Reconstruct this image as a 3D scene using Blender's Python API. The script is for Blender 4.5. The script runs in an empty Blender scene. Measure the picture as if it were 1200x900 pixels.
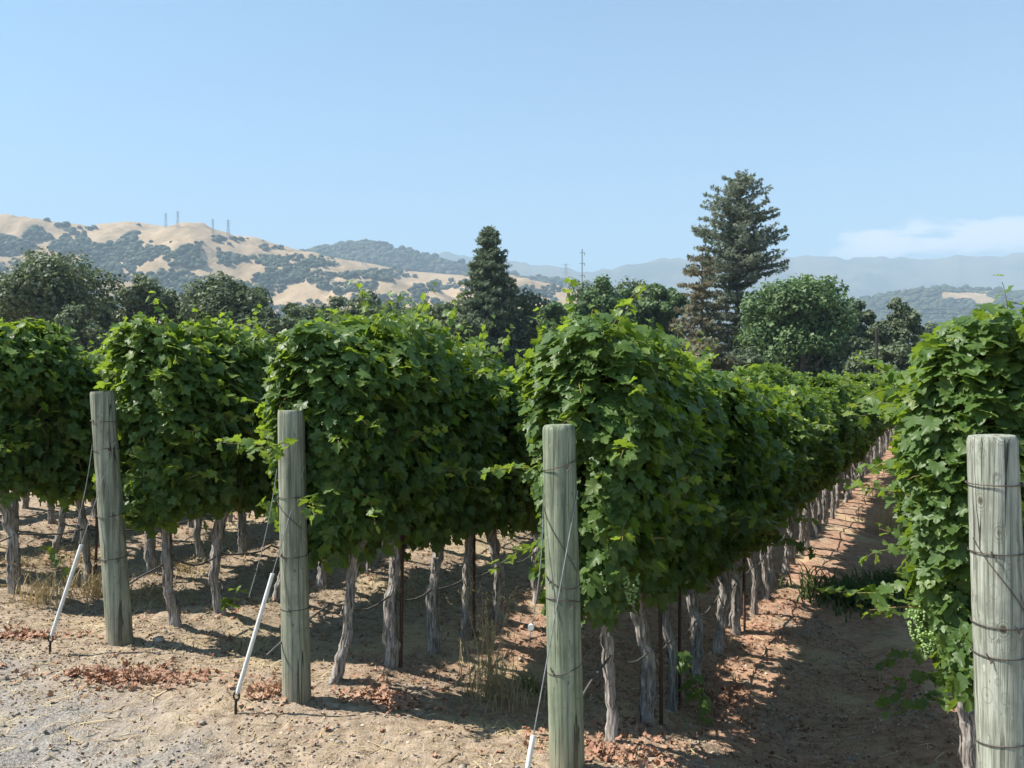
import bpy, math
import numpy as np
from mathutils import Vector, Matrix
from mathutils.bvhtree import BVHTree

R = math.radians
SC = bpy.context.scene
COL = SC.collection
rng = np.random.default_rng(7)

# ------------------------------------------------------------------ camera, sky, sun, exposure
EYE = 2.65
F = 960.0            # focal length in pixels of the 1200 px wide photograph
HOR = 441.0          # its horizon line
cam_d = bpy.data.cameras.new('camera')
cam = bpy.data.objects.new('camera', cam_d)
COL.objects.link(cam)
cam.location = (0, 0, EYE)
cam.rotation_euler = (R(90 - 0.54), 0, 0)
cam_d.sensor_width = 36
cam_d.lens = 36 * F / 1200
cam_d.clip_start = 0.05
cam_d.clip_end = 40000
SC.camera = cam

SUN_EL, SUN_PHI = 53.0, 91.0     # phi: from straight behind the camera round to its left
sx, sy = -math.sin(R(SUN_PHI)), -math.cos(R(SUN_PHI))
SUN_DIR = Vector((sx * math.cos(R(SUN_EL)), sy * math.cos(R(SUN_EL)), math.sin(R(SUN_EL))))
sun_d = bpy.data.lights.new('sun', 'SUN')
sun_d.energy = 5.0
sun_d.angle = R(0.5)
sun_d.color = (1.0, 0.95, 0.87)
sun = bpy.data.objects.new('sun', sun_d)
COL.objects.link(sun)
sun.rotation_euler = SUN_DIR.to_track_quat('Z', 'Y').to_euler()
sun.location = (-20, 0, 30)

world = bpy.data.worlds.new('World')
SC.world = world
world.use_nodes = True
wt = world.node_tree
for n in list(wt.nodes):
    wt.nodes.remove(n)


class NT:
    """small helper to write node trees"""
    def __init__(self, tree):
        self.t = tree

    def n(self, typ, ins=None, **kw):
        nd = self.t.nodes.new(typ)
        for k, v in kw.items():
            setattr(nd, k, v)
        for k, v in (ins or {}).items():
            s = nd.inputs[k]
            if hasattr(v, 'is_output') and v.is_output:
                self.t.links.new(v, s)
            else:
                s.default_value = v
        return nd

    def math(self, op, a, b=0.0, c=0.0, clamp=False):
        return self.n('ShaderNodeMath', {0: a, 1: b, 2: c}, operation=op, use_clamp=clamp).outputs[0]

    def mix(self, fac, a, b, mode='MIX'):
        nd = self.t.nodes.new('ShaderNodeMix')
        nd.data_type = 'RGBA'
        nd.blend_type = mode
        for idx, v in ((0, fac), (6, a), (7, b)):
            s = nd.inputs[idx]
            if hasattr(v, 'is_output') and v.is_output:
                self.t.links.new(v, s)
            else:
                if idx and len(v) == 3:
                    v = (*v, 1)
                s.default_value = v
        return nd.outputs[2]

    def ramp(self, fac, stops, interp='LINEAR'):
        nd = self.t.nodes.new('ShaderNodeValToRGB')
        cr = nd.color_ramp
        cr.interpolation = interp
        while len(cr.elements) < len(stops):
            cr.elements.new(0.5)
        for e, (p, c) in zip(cr.elements, stops):
            e.position = p
            e.color = (*c, 1) if len(c) == 3 else c
        self.t.links.new(fac, nd.inputs[0])
        return nd.outputs[0]

    def smooth(self, v, a, b):
        return self.n('ShaderNodeMapRange', {'Value': v, 'From Min': a, 'From Max': b, 'To Min': 0.0, 'To Max': 1.0},
                      interpolation_type='SMOOTHSTEP').outputs[0]

    def noise(self, vec, scale, detail=4.0, rough=0.55, dist=0.0):
        return self.n('ShaderNodeTexNoise', {'Vector': vec, 'Scale': scale, 'Detail': detail, 'Roughness': rough,
                                             'Distortion': dist}).outputs[0]


w = NT(wt)
sky = w.n('ShaderNodeTexSky', sky_type='NISHITA', sun_disc=False)
sky.sun_elevation = R(SUN_EL)
sky.sun_rotation = math.atan2(sx, sy)
sky.altitude = 30
sky.air_density = 1.0
sky.dust_density = 0.2
sky.ozone_density = 0.8
tc = w.n('ShaderNodeTexCoord').outputs['Generated']
sep = w.n('ShaderNodeSeparateXYZ', {0: tc})
X_, Y_, Z_ = sep.outputs
hyp = w.math('SQRT', w.math('ADD', w.math('MULTIPLY', X_, X_), w.math('MULTIPLY', Y_, Y_)))
el = w.math('DIVIDE', Z_, hyp)
az = w.math('ARCTAN2', X_, Y_)
# low cumulus over the far range
vec = w.n('ShaderNodeCombineXYZ', {0: w.math('MULTIPLY', az, 1.0), 1: w.math('MULTIPLY', el, 2.6), 2: 0.37}).outputs[0]
cn = w.noise(vec, 17.0, 9.0, 0.58, 0.3)
band = w.math('MULTIPLY', w.smooth(el, 0.115, 0.142), w.math('SUBTRACT', 1.0, w.smooth(el, 0.152, 0.186)))
side = w.math('MULTIPLY', w.smooth(az, 0.33, 0.42), w.math('SUBTRACT', 1.0, w.smooth(az, 0.95, 1.2)))
amt = w.math('MULTIPLY', band, side)
cl = w.math('MULTIPLY', w.smooth(w.math('ADD', cn, w.math('MULTIPLY', amt, 0.36)), 0.66, 0.84), amt, clamp=True)
skyt = w.mix(1.0, sky.outputs[0], (0.74, 1.0, 1.07), 'MULTIPLY')
skyc = w.mix(w.math('MULTIPLY', cl, 0.95), skyt, (9.5, 9.1, 9.0))
bg = w.n('ShaderNodeBackground', {'Color': skyc, 'Strength': 0.072})
out = w.n('ShaderNodeOutputWorld', {0: bg.outputs[0]})

SC.view_settings.view_transform = 'Standard'
SC.view_settings.look = 'None'
SC.view_settings.exposure = 1.32
SC.view_settings.gamma = 1.0
SC.view_settings.use_curve_mapping = False

# ------------------------------------------------------------------ helpers
def ray(px, py):
    """direction of a photograph pixel in the camera's level frame (unit depth)"""
    return np.array([(px - 600) / F, 1.0, (HOR - py) / F])


def link(name, me, mat=None, parent=None):
    o = bpy.data.objects.new(name, me)
    COL.objects.link(o)
    if mat:
        me.materials.append(mat)
    if parent:
        o.parent = parent
    return o


def tag(o, label=None, cat=None, group=None, kind=None):
    if label:
        o['label'] = label
    if cat:
        o['category'] = cat
    if group:
        o['group'] = group
    if kind:
        o['kind'] = kind
    return o


def empty(name, loc, rz=0.0):
    o = bpy.data.objects.new(name, None)
    o.empty_display_size = 0.1
    COL.objects.link(o)
    o.location = loc
    o.rotation_euler = (0, 0, rz)
    return o


def copy_tree(o, parent=None):
    c = o.copy()
    COL.objects.link(c)
    if parent:
        c.parent = parent
    for ch in o.children:
        copy_tree(ch, c)
    return c


class MB:
    """collects geometry (numpy) and builds ONE mesh"""
    def __init__(self):
        self.v, self.f, self.a, self.n = [], [], [], 0

    def add(self, verts, faces, attr=0.0):
        verts = np.asarray(verts, float).reshape(-1, 3)
        faces = np.asarray(faces, int)
        self.v.append(verts)
        self.f.append(faces + self.n)
        a = np.broadcast_to(np.asarray(attr, float), (len(faces),))
        self.a.append(a)
        self.n += len(verts)

    def tube(self, pts, rad, seg=8, attr=0.0, cap=True, wob=0.0, seed=0, ridge=None):
        pts = np.asarray(pts, float)
        n = len(pts)
        rad = np.broadcast_to(np.asarray(rad, float), (n,))
        tan = np.gradient(pts, axis=0)
        tan /= np.linalg.norm(tan, axis=1)[:, None] + 1e-9
        up = np.array([0.0, 0, 1]) if abs(tan[0][2]) < 0.9 else np.array([0.0, 1, 0])
        rg = np.random.default_rng(seed)
        ang = np.linspace(0, 2 * np.pi, seg, endpoint=False)
        vs = []
        u = np.cross(tan[0], up)
        for i in range(n):
            u = u - tan[i] * np.dot(u, tan[i])
            u /= np.linalg.norm(u) + 1e-9
            v2 = np.cross(tan[i], u)
            k = np.ones(seg)
            if wob:
                k = 1 + wob * rg.uniform(-1, 1, seg)
            if ridge is not None:
                k = k * ridge(i / (n - 1), ang)
            vs.append(pts[i] + rad[i] * (np.cos(ang) * k)[:, None] * u + rad[i] * (np.sin(ang) * k)[:, None] * v2)
        vs = np.concatenate(vs)
        fs = []
        for i in range(n - 1):
            a = i * seg
            for j in range(seg):
                j2 = (j + 1) % seg
                fs.append((a + j, a + j2, a + seg + j2, a + seg + j))
        self.add(vs, fs, attr)
        if cap:
            b = self.n
            self.add(np.vstack([pts[0], vs[:seg]]), [(0, (j + 1) % seg + 1, j + 1) for j in range(seg)], attr)
            self.add(np.vstack([pts[-1], vs[-seg:]]), [(0, j + 1, (j + 1) % seg + 1) for j in range(seg)], attr)

    def inst(self, tv, tf, pos, rot, sc, attr=0.0):
        """instances of a template: tv (k,3) tf (m,q) pos (N,3) rot (N,3,3) columns = axes, sc (N,)"""
        N, k, m = len(pos), len(tv), len(tf)
        vv = np.einsum('nij,kj->nki', rot, tv) * np.asarray(sc)[:, None, None] + np.asarray(pos)[:, None, :]
        ff = tf[None] + (np.arange(N) * k)[:, None, None]
        a = np.repeat(np.broadcast_to(np.asarray(attr, float), (N,)), m)
        self.add(vv.reshape(-1, 3), ff.reshape(-1, tf.shape[1]), a)

    def mesh(self, name, smooth=False):
        me = bpy.data.meshes.new(name)
        V = np.concatenate(self.v)
        me.vertices.add(len(V))
        me.vertices.foreach_set('co', V.astype(np.float32).ravel())
        sizes = np.concatenate([np.full(len(f), f.shape[1]) for f in self.f])
        loops = np.concatenate([f.ravel() for f in self.f])
        me.loops.add(len(loops))
        me.loops.foreach_set('vertex_index', loops.astype(np.int32))
        me.polygons.add(len(sizes))
        st = np.concatenate([[0], np.cumsum(sizes)[:-1]])
        me.polygons.foreach_set('loop_start', st.astype(np.int32))
        if smooth:
            me.polygons.foreach_set('use_smooth', np.ones(len(sizes), bool))
        at = me.attributes.new('tint', 'FLOAT', 'FACE')
        at.data.foreach_set('value', np.concatenate(self.a).astype(np.float32))
        me.update(calc_edges=True)
        me.validate()
        return me

    def build(self, name, mat=None, parent=None, smooth=False):
        return link(name, self.mesh(name, smooth), mat, parent)


def frames(nrm, tip):
    """rotation matrices: local z = nrm, local y towards tip"""
    nrm = nrm / (np.linalg.norm(nrm, axis=1)[:, None] + 1e-9)
    t = tip - nrm * np.sum(tip * nrm, axis=1)[:, None]
    t /= np.linalg.norm(t, axis=1)[:, None] + 1e-9
    x = np.cross(t, nrm)
    return np.stack([x, t, nrm], axis=2)


def _hash(ix, iy, seed):
    h = (ix.astype(np.int64) * 374761393 + iy.astype(np.int64) * 668265263 + seed * 974634777) & 0xffffffff
    h = ((h ^ (h >> 13)) * 1274126177) & 0xffffffff
    h = h ^ (h >> 16)
    return (h & 0xffff) / 65535.0


def vnoise(x, y, seed=0):
    x, y = np.asarray(x, float), np.asarray(y, float)
    ix, iy = np.floor(x), np.floor(y)
    fx, fy = x - ix, y - iy
    fx, fy = fx * fx * (3 - 2 * fx), fy * fy * (3 - 2 * fy)
    a, b = _hash(ix, iy, seed), _hash(ix + 1, iy, seed)
    c, d = _hash(ix, iy + 1, seed), _hash(ix + 1, iy + 1, seed)
    return (a * (1 - fx) + b * fx) * (1 - fy) + (c * (1 - fx) + d * fx) * fy - 0.5


def fbm(x, y, o=4, seed=0, gain=0.5):
    s, a = 0, 1.0
    for i in range(o):
        s = s + a * vnoise(x * 2 ** i + 13.7 * i, y * 2 ** i + 7.1 * i, seed + i)
        a *= gain
    return s


def sstep(x, a, b):
    t = np.clip((x - a) / (b - a), 0, 1)
    return t * t * (3 - 2 * t)


def unit(v):
    return v / (np.linalg.norm(v) + 1e-9)


# ------------------------------------------------------------------ materials
def new_mat(name):
    m = bpy.data.materials.new(name)
    m.use_nodes = True
    t = m.node_tree
    for n in list(t.nodes):
        t.nodes.remove(n)
    return m, NT(t)


def finish(h, shader):
    h.n('ShaderNodeOutputMaterial', {0: shader})


def leaf_mat(name, stops, under, transl=0.35, tcol=(0.16, 0.26, 0.03), rough=0.42, spec=0.35, patch=0.0):
    m, h = new_mat(name)
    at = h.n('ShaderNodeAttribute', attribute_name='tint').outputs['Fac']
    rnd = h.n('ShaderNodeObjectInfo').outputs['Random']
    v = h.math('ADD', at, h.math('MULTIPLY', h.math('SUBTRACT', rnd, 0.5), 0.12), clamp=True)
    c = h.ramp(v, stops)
    geo = h.n('ShaderNodeNewGeometry')
    c2 = h.mix(h.math('MULTIPLY', geo.outputs['Backfacing'], 0.65), c, under)
    pr = h.n('ShaderNodeBsdfPrincipled', {'Base Color': c2, 'Roughness': rough, 'Specular IOR Level': spec})
    tr = h.n('ShaderNodeBsdfTranslucent', {'Color': h.mix(v, (tcol[0] * 0.7, tcol[1] * 0.7, tcol[2] * 0.7), (tcol[0] * 1.5, tcol[1] * 1.4, tcol[2] * 1.5))})
    finish(h, h.n('ShaderNodeMixShader', {0: transl, 1: pr.outputs[0], 2: tr.outputs[0]}).outputs[0])
    return m


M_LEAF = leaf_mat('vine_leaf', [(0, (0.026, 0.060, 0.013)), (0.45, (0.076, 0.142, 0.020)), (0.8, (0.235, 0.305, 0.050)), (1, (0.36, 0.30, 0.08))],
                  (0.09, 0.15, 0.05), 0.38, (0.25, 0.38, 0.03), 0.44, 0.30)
M_OAK = leaf_mat('oak_leaf', [(0, (0.0728, 0.099, 0.0582)), (0.5, (0.1383, 0.1776, 0.099)), (1, (0.2257, 0.265, 0.1529))],
                 (0.07, 0.09, 0.05), 0.4, (0.09, 0.13, 0.04), 0.55, 0.25)
M_GREENTREE = leaf_mat('broad_leaf', [(0, (0.0562, 0.0998, 0.0437)), (0.5, (0.1123, 0.1841, 0.0718)), (1, (0.1872, 0.273, 0.1092))],
                       (0.07, 0.10, 0.05), 0.4, (0.09, 0.16, 0.04), 0.5, 0.3)
M_CONIFER = leaf_mat('conifer_needle', [(0, (0.0688, 0.1, 0.0625)), (0.5, (0.1438, 0.1938, 0.1125)), (1, (0.2375, 0.2875, 0.1625))],
                  (0.10, 0.13, 0.08), 0.42, (0.12, 0.17, 0.08), 0.6, 0.2)
M_CONIFER2 = leaf_mat('grey_needle', [(0, (0.0941, 0.1236, 0.0914)), (0.5, (0.1949, 0.2352, 0.168)), (1, (0.3091, 0.3427, 0.2419))],
                  (0.13, 0.155, 0.115), 0.42, (0.15, 0.19, 0.11), 0.6, 0.2)
M_BROWNTREE = leaf_mat('dying_needle', [(0, (0.0825, 0.099, 0.055)), (0.5, (0.1705, 0.1815, 0.1045)), (1, (0.297, 0.275, 0.176))],
                  (0.18, 0.16, 0.10), 0.42, (0.19, 0.16, 0.09), 0.7, 0.1)
M_WOODS = leaf_mat('far_woods', [(0, (0.030, 0.044, 0.030)), (0.5, (0.052, 0.068, 0.042)), (1, (0.085, 0.098, 0.058))],
                   (0.03, 0.05, 0.03), 0.0, (0.05, 0.08, 0.03), 0.8, 0.1)
M_DEAD = leaf_mat('dead_leaf', [(0, (0.17, 0.092, 0.065)), (0.35, (0.36, 0.190, 0.135)), (0.7, (0.48, 0.31, 0.215)), (1, (0.56, 0.45, 0.32))],
                  (0.40, 0.24, 0.16), 0.15, (0.3, 0.15, 0.06), 0.7, 0.1)
M_STRAW = leaf_mat('straw', [(0, (0.24, 0.17, 0.09)), (0.5, (0.48, 0.37, 0.20)), (1, (0.62, 0.52, 0.32))],
                   (0.45, 0.36, 0.2), 0.2, (0.35, 0.26, 0.1), 0.6, 0.2)
M_WEED = leaf_mat('green_weed', [(0, (0.03, 0.06, 0.02)), (0.6, (0.10, 0.16, 0.05)), (1, (0.32, 0.33, 0.12))],
                  (0.1, 0.14, 0.06), 0.3, (0.12, 0.2, 0.03), 0.6, 0.2)
M_CANE = leaf_mat('vine_cane', [(0, (0.10, 0.14, 0.04)), (1, (0.26, 0.17, 0.08))], (0.2, 0.16, 0.08), 0.0, (0.1, 0.1, 0.1), 0.6, 0.2)


def bark_mat(name, dark, light, pale, sc=1.0, bump=0.6):
    m, h = new_mat(name)
    p = h.n('ShaderNodeTexCoord').outputs['Object']
    st = h.n('ShaderNodeVectorMath', {0: p, 1: (60 * sc, 60 * sc, 6 * sc)}, operation='MULTIPLY').outputs[0]
    a = h.noise(st, 1.0, 5, 0.6, 0.6)
    st2 = h.n('ShaderNodeVectorMath', {0: p, 1: (14 * sc, 14 * sc, 5 * sc)}, operation='MULTIPLY').outputs[0]
    b = h.noise(st2, 1.0, 3, 0.5)
    c = h.ramp(a, [(0.30, dark), (0.48, light), (0.72, pale)])
    c = h.mix(h.smooth(b, 0.52, 0.75), c, tuple(0.55 * x for x in light))
    bp = h.n('ShaderNodeBump', {'Height': a, 'Strength': bump, 'Distance': 0.012 / sc})
    pr = h.n('ShaderNodeBsdfPrincipled', {'Base Color': c, 'Roughness': 0.9, 'Specular IOR Level': 0.15, 'Normal': bp.outputs[0]})
    finish(h, pr.outputs[0])
    return m


M_VINEBARK = bark_mat('vine_bark', (0.05, 0.043, 0.038), (0.27, 0.24, 0.215), (0.56, 0.52, 0.475))
M_TREEBARK = bark_mat('tree_bark', (0.05, 0.042, 0.034), (0.13, 0.11, 0.09), (0.26, 0.24, 0.21), 0.1)


def post_mat(name, dark, mid, light, knots):
    m, h = new_mat(name)
    p = h.n('ShaderNodeTexCoord').outputs['Object']
    kn = None
    st = h.n('ShaderNodeVectorMath', {0: p, 1: (42, 42, 1.6)}, operation='MULTIPLY').outputs[0]
    a = h.noise(st, 1.0, 4, 0.55, 1.2 if knots else 0.4)
    fine = h.n('ShaderNodeVectorMath', {0: p, 1: (210, 210, 5)}, operation='MULTIPLY').outputs[0]
    b = h.noise(fine, 1.0, 3, 0.6)
    blot = h.noise(p, 5.0, 4, 0.6)
    c = h.ramp(a, [(0.34, dark), (0.49, mid), (0.66, light)])
    c = h.mix(h.math('MULTIPLY', h.smooth(b, 0.45, 0.75), 0.35), c, light)
    c = h.mix(h.math('MULTIPLY', h.math('SUBTRACT', 1.0, h.smooth(b, 0.30, 0.42)), 0.5), c, dark)
    c = h.mix(h.math('MULTIPLY', h.smooth(blot, 0.46, 0.72), 0.7), c, tuple(x * 0.62 for x in mid))
    nick = h.noise(h.n('ShaderNodeVectorMath', {0: p, 1: (38, 38, 16)}, operation='MULTIPLY').outputs[0], 1.0, 3, 0.6)
    c = h.mix(h.math('MULTIPLY', h.smooth(nick, 0.64, 0.70), 0.7), c, tuple(x * 0.45 for x in mid))
    c = h.mix(h.math('MULTIPLY', h.math('SUBTRACT', 1.0, h.smooth(nick, 0.27, 0.33)), 0.6), c, tuple(min(1, x * 1.25) for x in light))
    sep = h.n('ShaderNodeSeparateXYZ', {0: p})
    # drying cracks: narrow wandering lines along the grain
    cr = h.n('ShaderNodeVectorMath', {0: p, 1: (11, 11, 0.22)}, operation='MULTIPLY').outputs[0]
    cv = h.noise(cr, 1.0, 2, 0.5)
    crack = h.math('SUBTRACT', 1.0, h.smooth(h.math('ABSOLUTE', h.math('SUBTRACT', cv, 0.5)), 0.002, 0.008))
    gate = h.smooth(h.noise(h.n('ShaderNodeVectorMath', {0: p, 1: (9, 9, 2.2)}, operation='MULTIPLY').outputs[0], 1.0, 2), 0.43, 0.52)
    crack = h.math('MULTIPLY', crack, gate)
    c = h.mix(h.math('MULTIPLY', crack, 0.85), c, (0.035, 0.03, 0.025))
    height = h.math('SUBTRACT', h.math('ADD', h.math('MULTIPLY', a, 0.5), h.math('MULTIPLY', b, 0.35)), h.math('MULTIPLY', crack, 1.5))
    if knots:
        kv = h.n('ShaderNodeTexVoronoi', {'Vector': h.n('ShaderNodeVectorMath', {0: p, 1: (9, 9, 6.0)}, operation='MULTIPLY').outputs[0], 'Scale': 1.0, 'Randomness': 0.9})
        d = kv.outputs['Distance']
        ring = h.math('MULTIPLY', h.math('SINE', h.math('MULTIPLY', d, 70.0)), h.math('SUBTRACT', 1.0, h.smooth(d, 0.12, 0.5)))
        c = h.mix(h.math('MULTIPLY', h.smooth(ring, 0.1, 0.9), 0.6), c, dark)
        c = h.mix(h.math('SUBTRACT', 1.0, h.smooth(d, 0.07, 0.14)), c, (0.10, 0.075, 0.05))
    # soil splash at the foot, weathered pale top
    c = h.mix(h.math('MULTIPLY', h.math('SUBTRACT', 1.0, h.smooth(h.math('ADD', sep.outputs[2], h.math('MULTIPLY', blot, 0.25)), 0.1, 0.42)), 0.45), c, (0.30, 0.23, 0.16))
    bp = h.n('ShaderNodeBump', {'Height': height, 'Strength': 1.0, 'Distance': 0.009})
    pr = h.n('ShaderNodeBsdfPrincipled', {'Base Color': c, 'Roughness': 0.85, 'Specular IOR Level': 0.2, 'Normal': bp.outputs[0]})
    finish(h, pr.outputs[0])
    return m


M_POST_GREEN = post_mat('post_green_wood', (0.085, 0.105, 0.070), (0.195, 0.225, 0.152), (0.30, 0.32, 0.235), False)
M_POST_GREY = post_mat('post_grey_wood', (0.10, 0.108, 0.078), (0.225, 0.238, 0.175), (0.35, 0.35, 0.27), False)
M_POST_PALE = post_mat('post_pale_wood', (0.11, 0.115, 0.088), (0.27, 0.285, 0.23), (0.42, 0.43, 0.365), True)


def plain(name, col, rough=0.6, metal=0.0, spec=0.4, var=0.2, sc=30.0):
    m, h = new_mat(name)
    p = h.n('ShaderNodeTexCoord').outputs['Object']
    a = h.noise(p, sc, 4, 0.6)
    c = h.mix(h.smooth(a, 0.35, 0.7), tuple(x * (1 - var) for x in col), tuple(min(1, x * (1 + var)) for x in col))
    pr = h.n('ShaderNodeBsdfPrincipled', {'Base Color': c, 'Roughness': rough, 'Metallic': metal, 'Specular IOR Level': spec})
    finish(h, pr.outputs[0])
    return m


M_WIRE = plain('galvanised_wire', (0.30, 0.30, 0.29), 0.5, 0.6)
M_WRAP = plain('rusty_wire', (0.11, 0.09, 0.075), 0.6, 0.5)
M_PVC = plain('white_sleeve', (0.66, 0.65, 0.61), 0.55, 0.0, 0.3, 0.12, 14)
M_IRON = plain('dark_iron', (0.045, 0.04, 0.038), 0.6, 0.5)
M_HOSE = plain('drip_tubing', (0.10, 0.092, 0.085), 0.55, 0.0, 0.35)
M_STAKE = plain('rusty_stake', (0.11, 0.06, 0.045), 0.8, 0.3)
M_STONE = plain('pale_stone', (0.31, 0.265, 0.22), 0.9, 0, 0.2, 0.35, 9)
M_GRAPE = plain('green_grape', (0.20, 0.30, 0.10), 0.4, 0, 0.4, 0.15, 40)
M_STEEL = plain('pylon_steel', (0.26, 0.27, 0.28), 0.6, 0.3)
M_POLEWOOD = plain('pole_wood', (0.12, 0.10, 0.085), 0.9)

# ------------------------------------------------------------------ the lie of the land
ROWDIR = np.array([0.468, 0.884])
LINEDIR = np.array([0.884, -0.468])
POST = {-3: (-10.1, 9.9), -2: (-8.38, 9.0), -1: (-6.64, 8.12), 0: (-4.91, 7.25), 1: (-3.18, 6.36), 2: (-1.46, 5.44), 3: (0.26, 4.53), 4: (2.13, 3.63)}


def st_of(x, y):
    dx, dy = np.asarray(x) - POST[3][0], np.asarray(y) - POST[3][1]
    return dx * ROWDIR[0] + dy * ROWDIR[1], dx * LINEDIR[0] + dy * LINEDIR[1]


def ground_z(x, y, micro=True):
    x, y = np.asarray(x, float), np.asarray(y, float)
    s, t = st_of(x, y)
    fld = np.interp(t, [-14, -6, -4, -2, 0, 3], [0.45, 0.45, 0.42, 0.24, 0.0, 0.0]) * (1 - sstep(s, 6, 35))
    bank = np.interp(t, [-14, -6, -4, -2, 0, 2.2, 6], [0.62, 0.62, 0.60, 0.51, 0.45, 0.45, 0.42])
    z = bank + (fld - bank) * sstep(s, -0.1, 2.3)
    inrow = sstep(s, -0.3, 1.2) * (1 - sstep(s, 45, 55)) * (1 - sstep(np.abs(t + 3), 14, 18))
    ph = np.mod(t / 1.98 + 0.5, 1.0) - 0.5
    z = z + inrow * 0.06 * (np.cos(2 * np.pi * ph) - 0.75)
    if micro:
        near = 1 - sstep(np.hypot(x, y), 22, 60)
        rough = 0.6 + 0.8 * sstep(fbm(x * 0.7, y * 0.7, 2, 5), -0.2, 0.3)
        z = z + near * (0.05 * fbm(x * 1.6, y * 1.6, 3, 11) + rough * (0.022 * fbm(x * 9, y * 9, 3, 21, 0.6)))
        z = z + near * rough * 0.020 * np.maximum(0, vnoise(x * 17, y * 17, 31) - 0.12)
    return z


def axis(lo, hi, dense_lo, dense_hi, step, grow=1.16):
    mid = list(np.arange(dense_lo, dense_hi, step))
    v, d, up = mid[-1], step, []
    while v < hi:
        d *= grow
        v += d
        up.append(min(v, hi))
    v, d, dn = dense_lo, step, []
    while v > lo:
        d *= grow
        v -= d
        dn.append(max(v, lo))
    return np.array(dn[::-1] + mid + up)


gx = axis(-9500, 9500, -6.5, 4.2, 0.026)
gy = axis(-1500, 9300, 3.2, 13.5, 0.028, 1.13)
GX, GY = np.meshgrid(gx, gy)
GZ = ground_z(GX, GY)
nx, ny = len(gx), len(gy)
idx = np.arange(nx * ny).reshape(ny, nx)
quads = np.stack([idx[:-1, :-1], idx[:-1, 1:], idx[1:, 1:], idx[1:, :-1]], -1).reshape(-1, 4)
g = MB()
g.add(np.stack([GX, GY, GZ], -1).reshape(-1, 3), quads)

m, h = new_mat('dry_soil')
p = h.n('ShaderNodeNewGeometry').outputs['Position']
sepn = h.n('ShaderNodeSeparateXYZ', {0: p})
px_, py_ = sepn.outputs[0], sepn.outputs[1]
S = h.math('ADD', h.math('MULTIPLY', h.math('SUBTRACT', px_, POST[3][0]), ROWDIR[0]), h.math('MULTIPLY', h.math('SUBTRACT', py_, POST[3][1]), ROWDIR[1]))
T = h.math('ADD', h.math('MULTIPLY', h.math('SUBTRACT', px_, POST[3][0]), LINEDIR[0]), h.math('MULTIPLY', h.math('SUBTRACT', py_, POST[3][1]), LINEDIR[1]))
n1 = h.noise(p, 1.3, 5, 0.6)
n2 = h.noise(p, 11.0, 6, 0.65)
n3 = h.noise(p, 60.0, 4, 0.6)
soil = h.ramp(n2, [(0.28, (0.145, 0.105, 0.072)), (0.46, (0.285, 0.218, 0.155)), (0.7, (0.44, 0.35, 0.26))])
red = h.ramp(n2, [(0.28, (0.20, 0.100, 0.064)), (0.5, (0.385, 0.215, 0.140)), (0.75, (0.50, 0.325, 0.23))])
gravel = h.ramp(n3, [(0.3, (0.12, 0.115, 0.11)), (0.5, (0.25, 0.24, 0.225)), (0.72, (0.42, 0.41, 0.39))])
sn = h.math('ADD', S, h.math('MULTIPLY', h.math('SUBTRACT', n1, 0.5), 1.6))
redm = h.math('MULTIPLY', h.smooth(sn, 0.2, 2.0), h.smooth(h.math('ADD', n1, h.math('MULTIPLY', h.math('SUBTRACT', n2, 0.5), 0.5)), 0.26, 0.52))
redm = h.math('MULTIPLY', redm, h.smooth(T, -3.4, -1.0))
c = h.mix(h.math('MULTIPLY', redm, 0.85), soil, red)
grm = h.math('SUBTRACT', 1.0, h.smooth(h.math('ADD', sn, h.math('MULTIPLY', T, 0.16)), -1.7, -0.7))
c = h.mix(h.math('MULTIPLY', grm, 0.8), c, gravel)
straw = h.smooth(h.noise(p, 0.9, 3, 0.5), 0.52, 0.66)
c = h.mix(h.math('MULTIPLY', straw, 0.5), c, (0.52, 0.42, 0.25))
c = h.mix(h.math('MULTIPLY', h.smooth(n3, 0.5, 0.8), 0.35), c, (0.52, 0.45, 0.36))
farm = h.smooth(S, 55, 75)
c = h.mix(farm, c, h.mix(h.smooth(h.noise(p, 0.01, 4), 0.45, 0.6), (0.17, 0.15, 0.08), (0.06, 0.075, 0.035)))
bh = h.math('ADD', h.math('MULTIPLY', n2, 0.6), h.math('MULTIPLY', n3, 0.4))
bp = h.n('ShaderNodeBump', {'Height': bh, 'Strength': 0.9, 'Distance': 0.04})
pr = h.n('ShaderNodeBsdfPrincipled', {'Base Color': c, 'Roughness': 0.95, 'Specular IOR Level': 0.1, 'Normal': bp.outputs[0]})
finish(h, pr.outputs[0])
tag(g.build('ground', m, smooth=True), kind='structure')

# ------------------------------------------------------------------ hills
def hill_mat(name, grass1, grass2, scrub, scrub_lo, scrub_hi, sc):
    m, h = new_mat(name)
    p = h.n('ShaderNodeNewGeometry').outputs['Position']
    a = h.noise(p, sc, 5, 0.6)
    b = h.noise(p, sc * 6, 5, 0.65)
    c = h.mix(h.smooth(b, 0.35, 0.7), grass1, grass2)
    c = h.mix(h.smooth(h.math('ADD', h.math('MULTIPLY', a, 0.65), h.math('MULTIPLY', b, 0.35)), scrub_lo, scrub_hi), c, scrub)
    bp = h.n('ShaderNodeBump', {'Height': b, 'Strength': 0.8, 'Distance': 0.03 / sc})
    pr = h.n('ShaderNodeBsdfPrincipled', {'Base Color': c, 'Roughness': 0.95, 'Specular IOR Level': 0.05, 'Normal': bp.outputs[0]})
    finish(h, pr.outputs[0])
    return m


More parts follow.
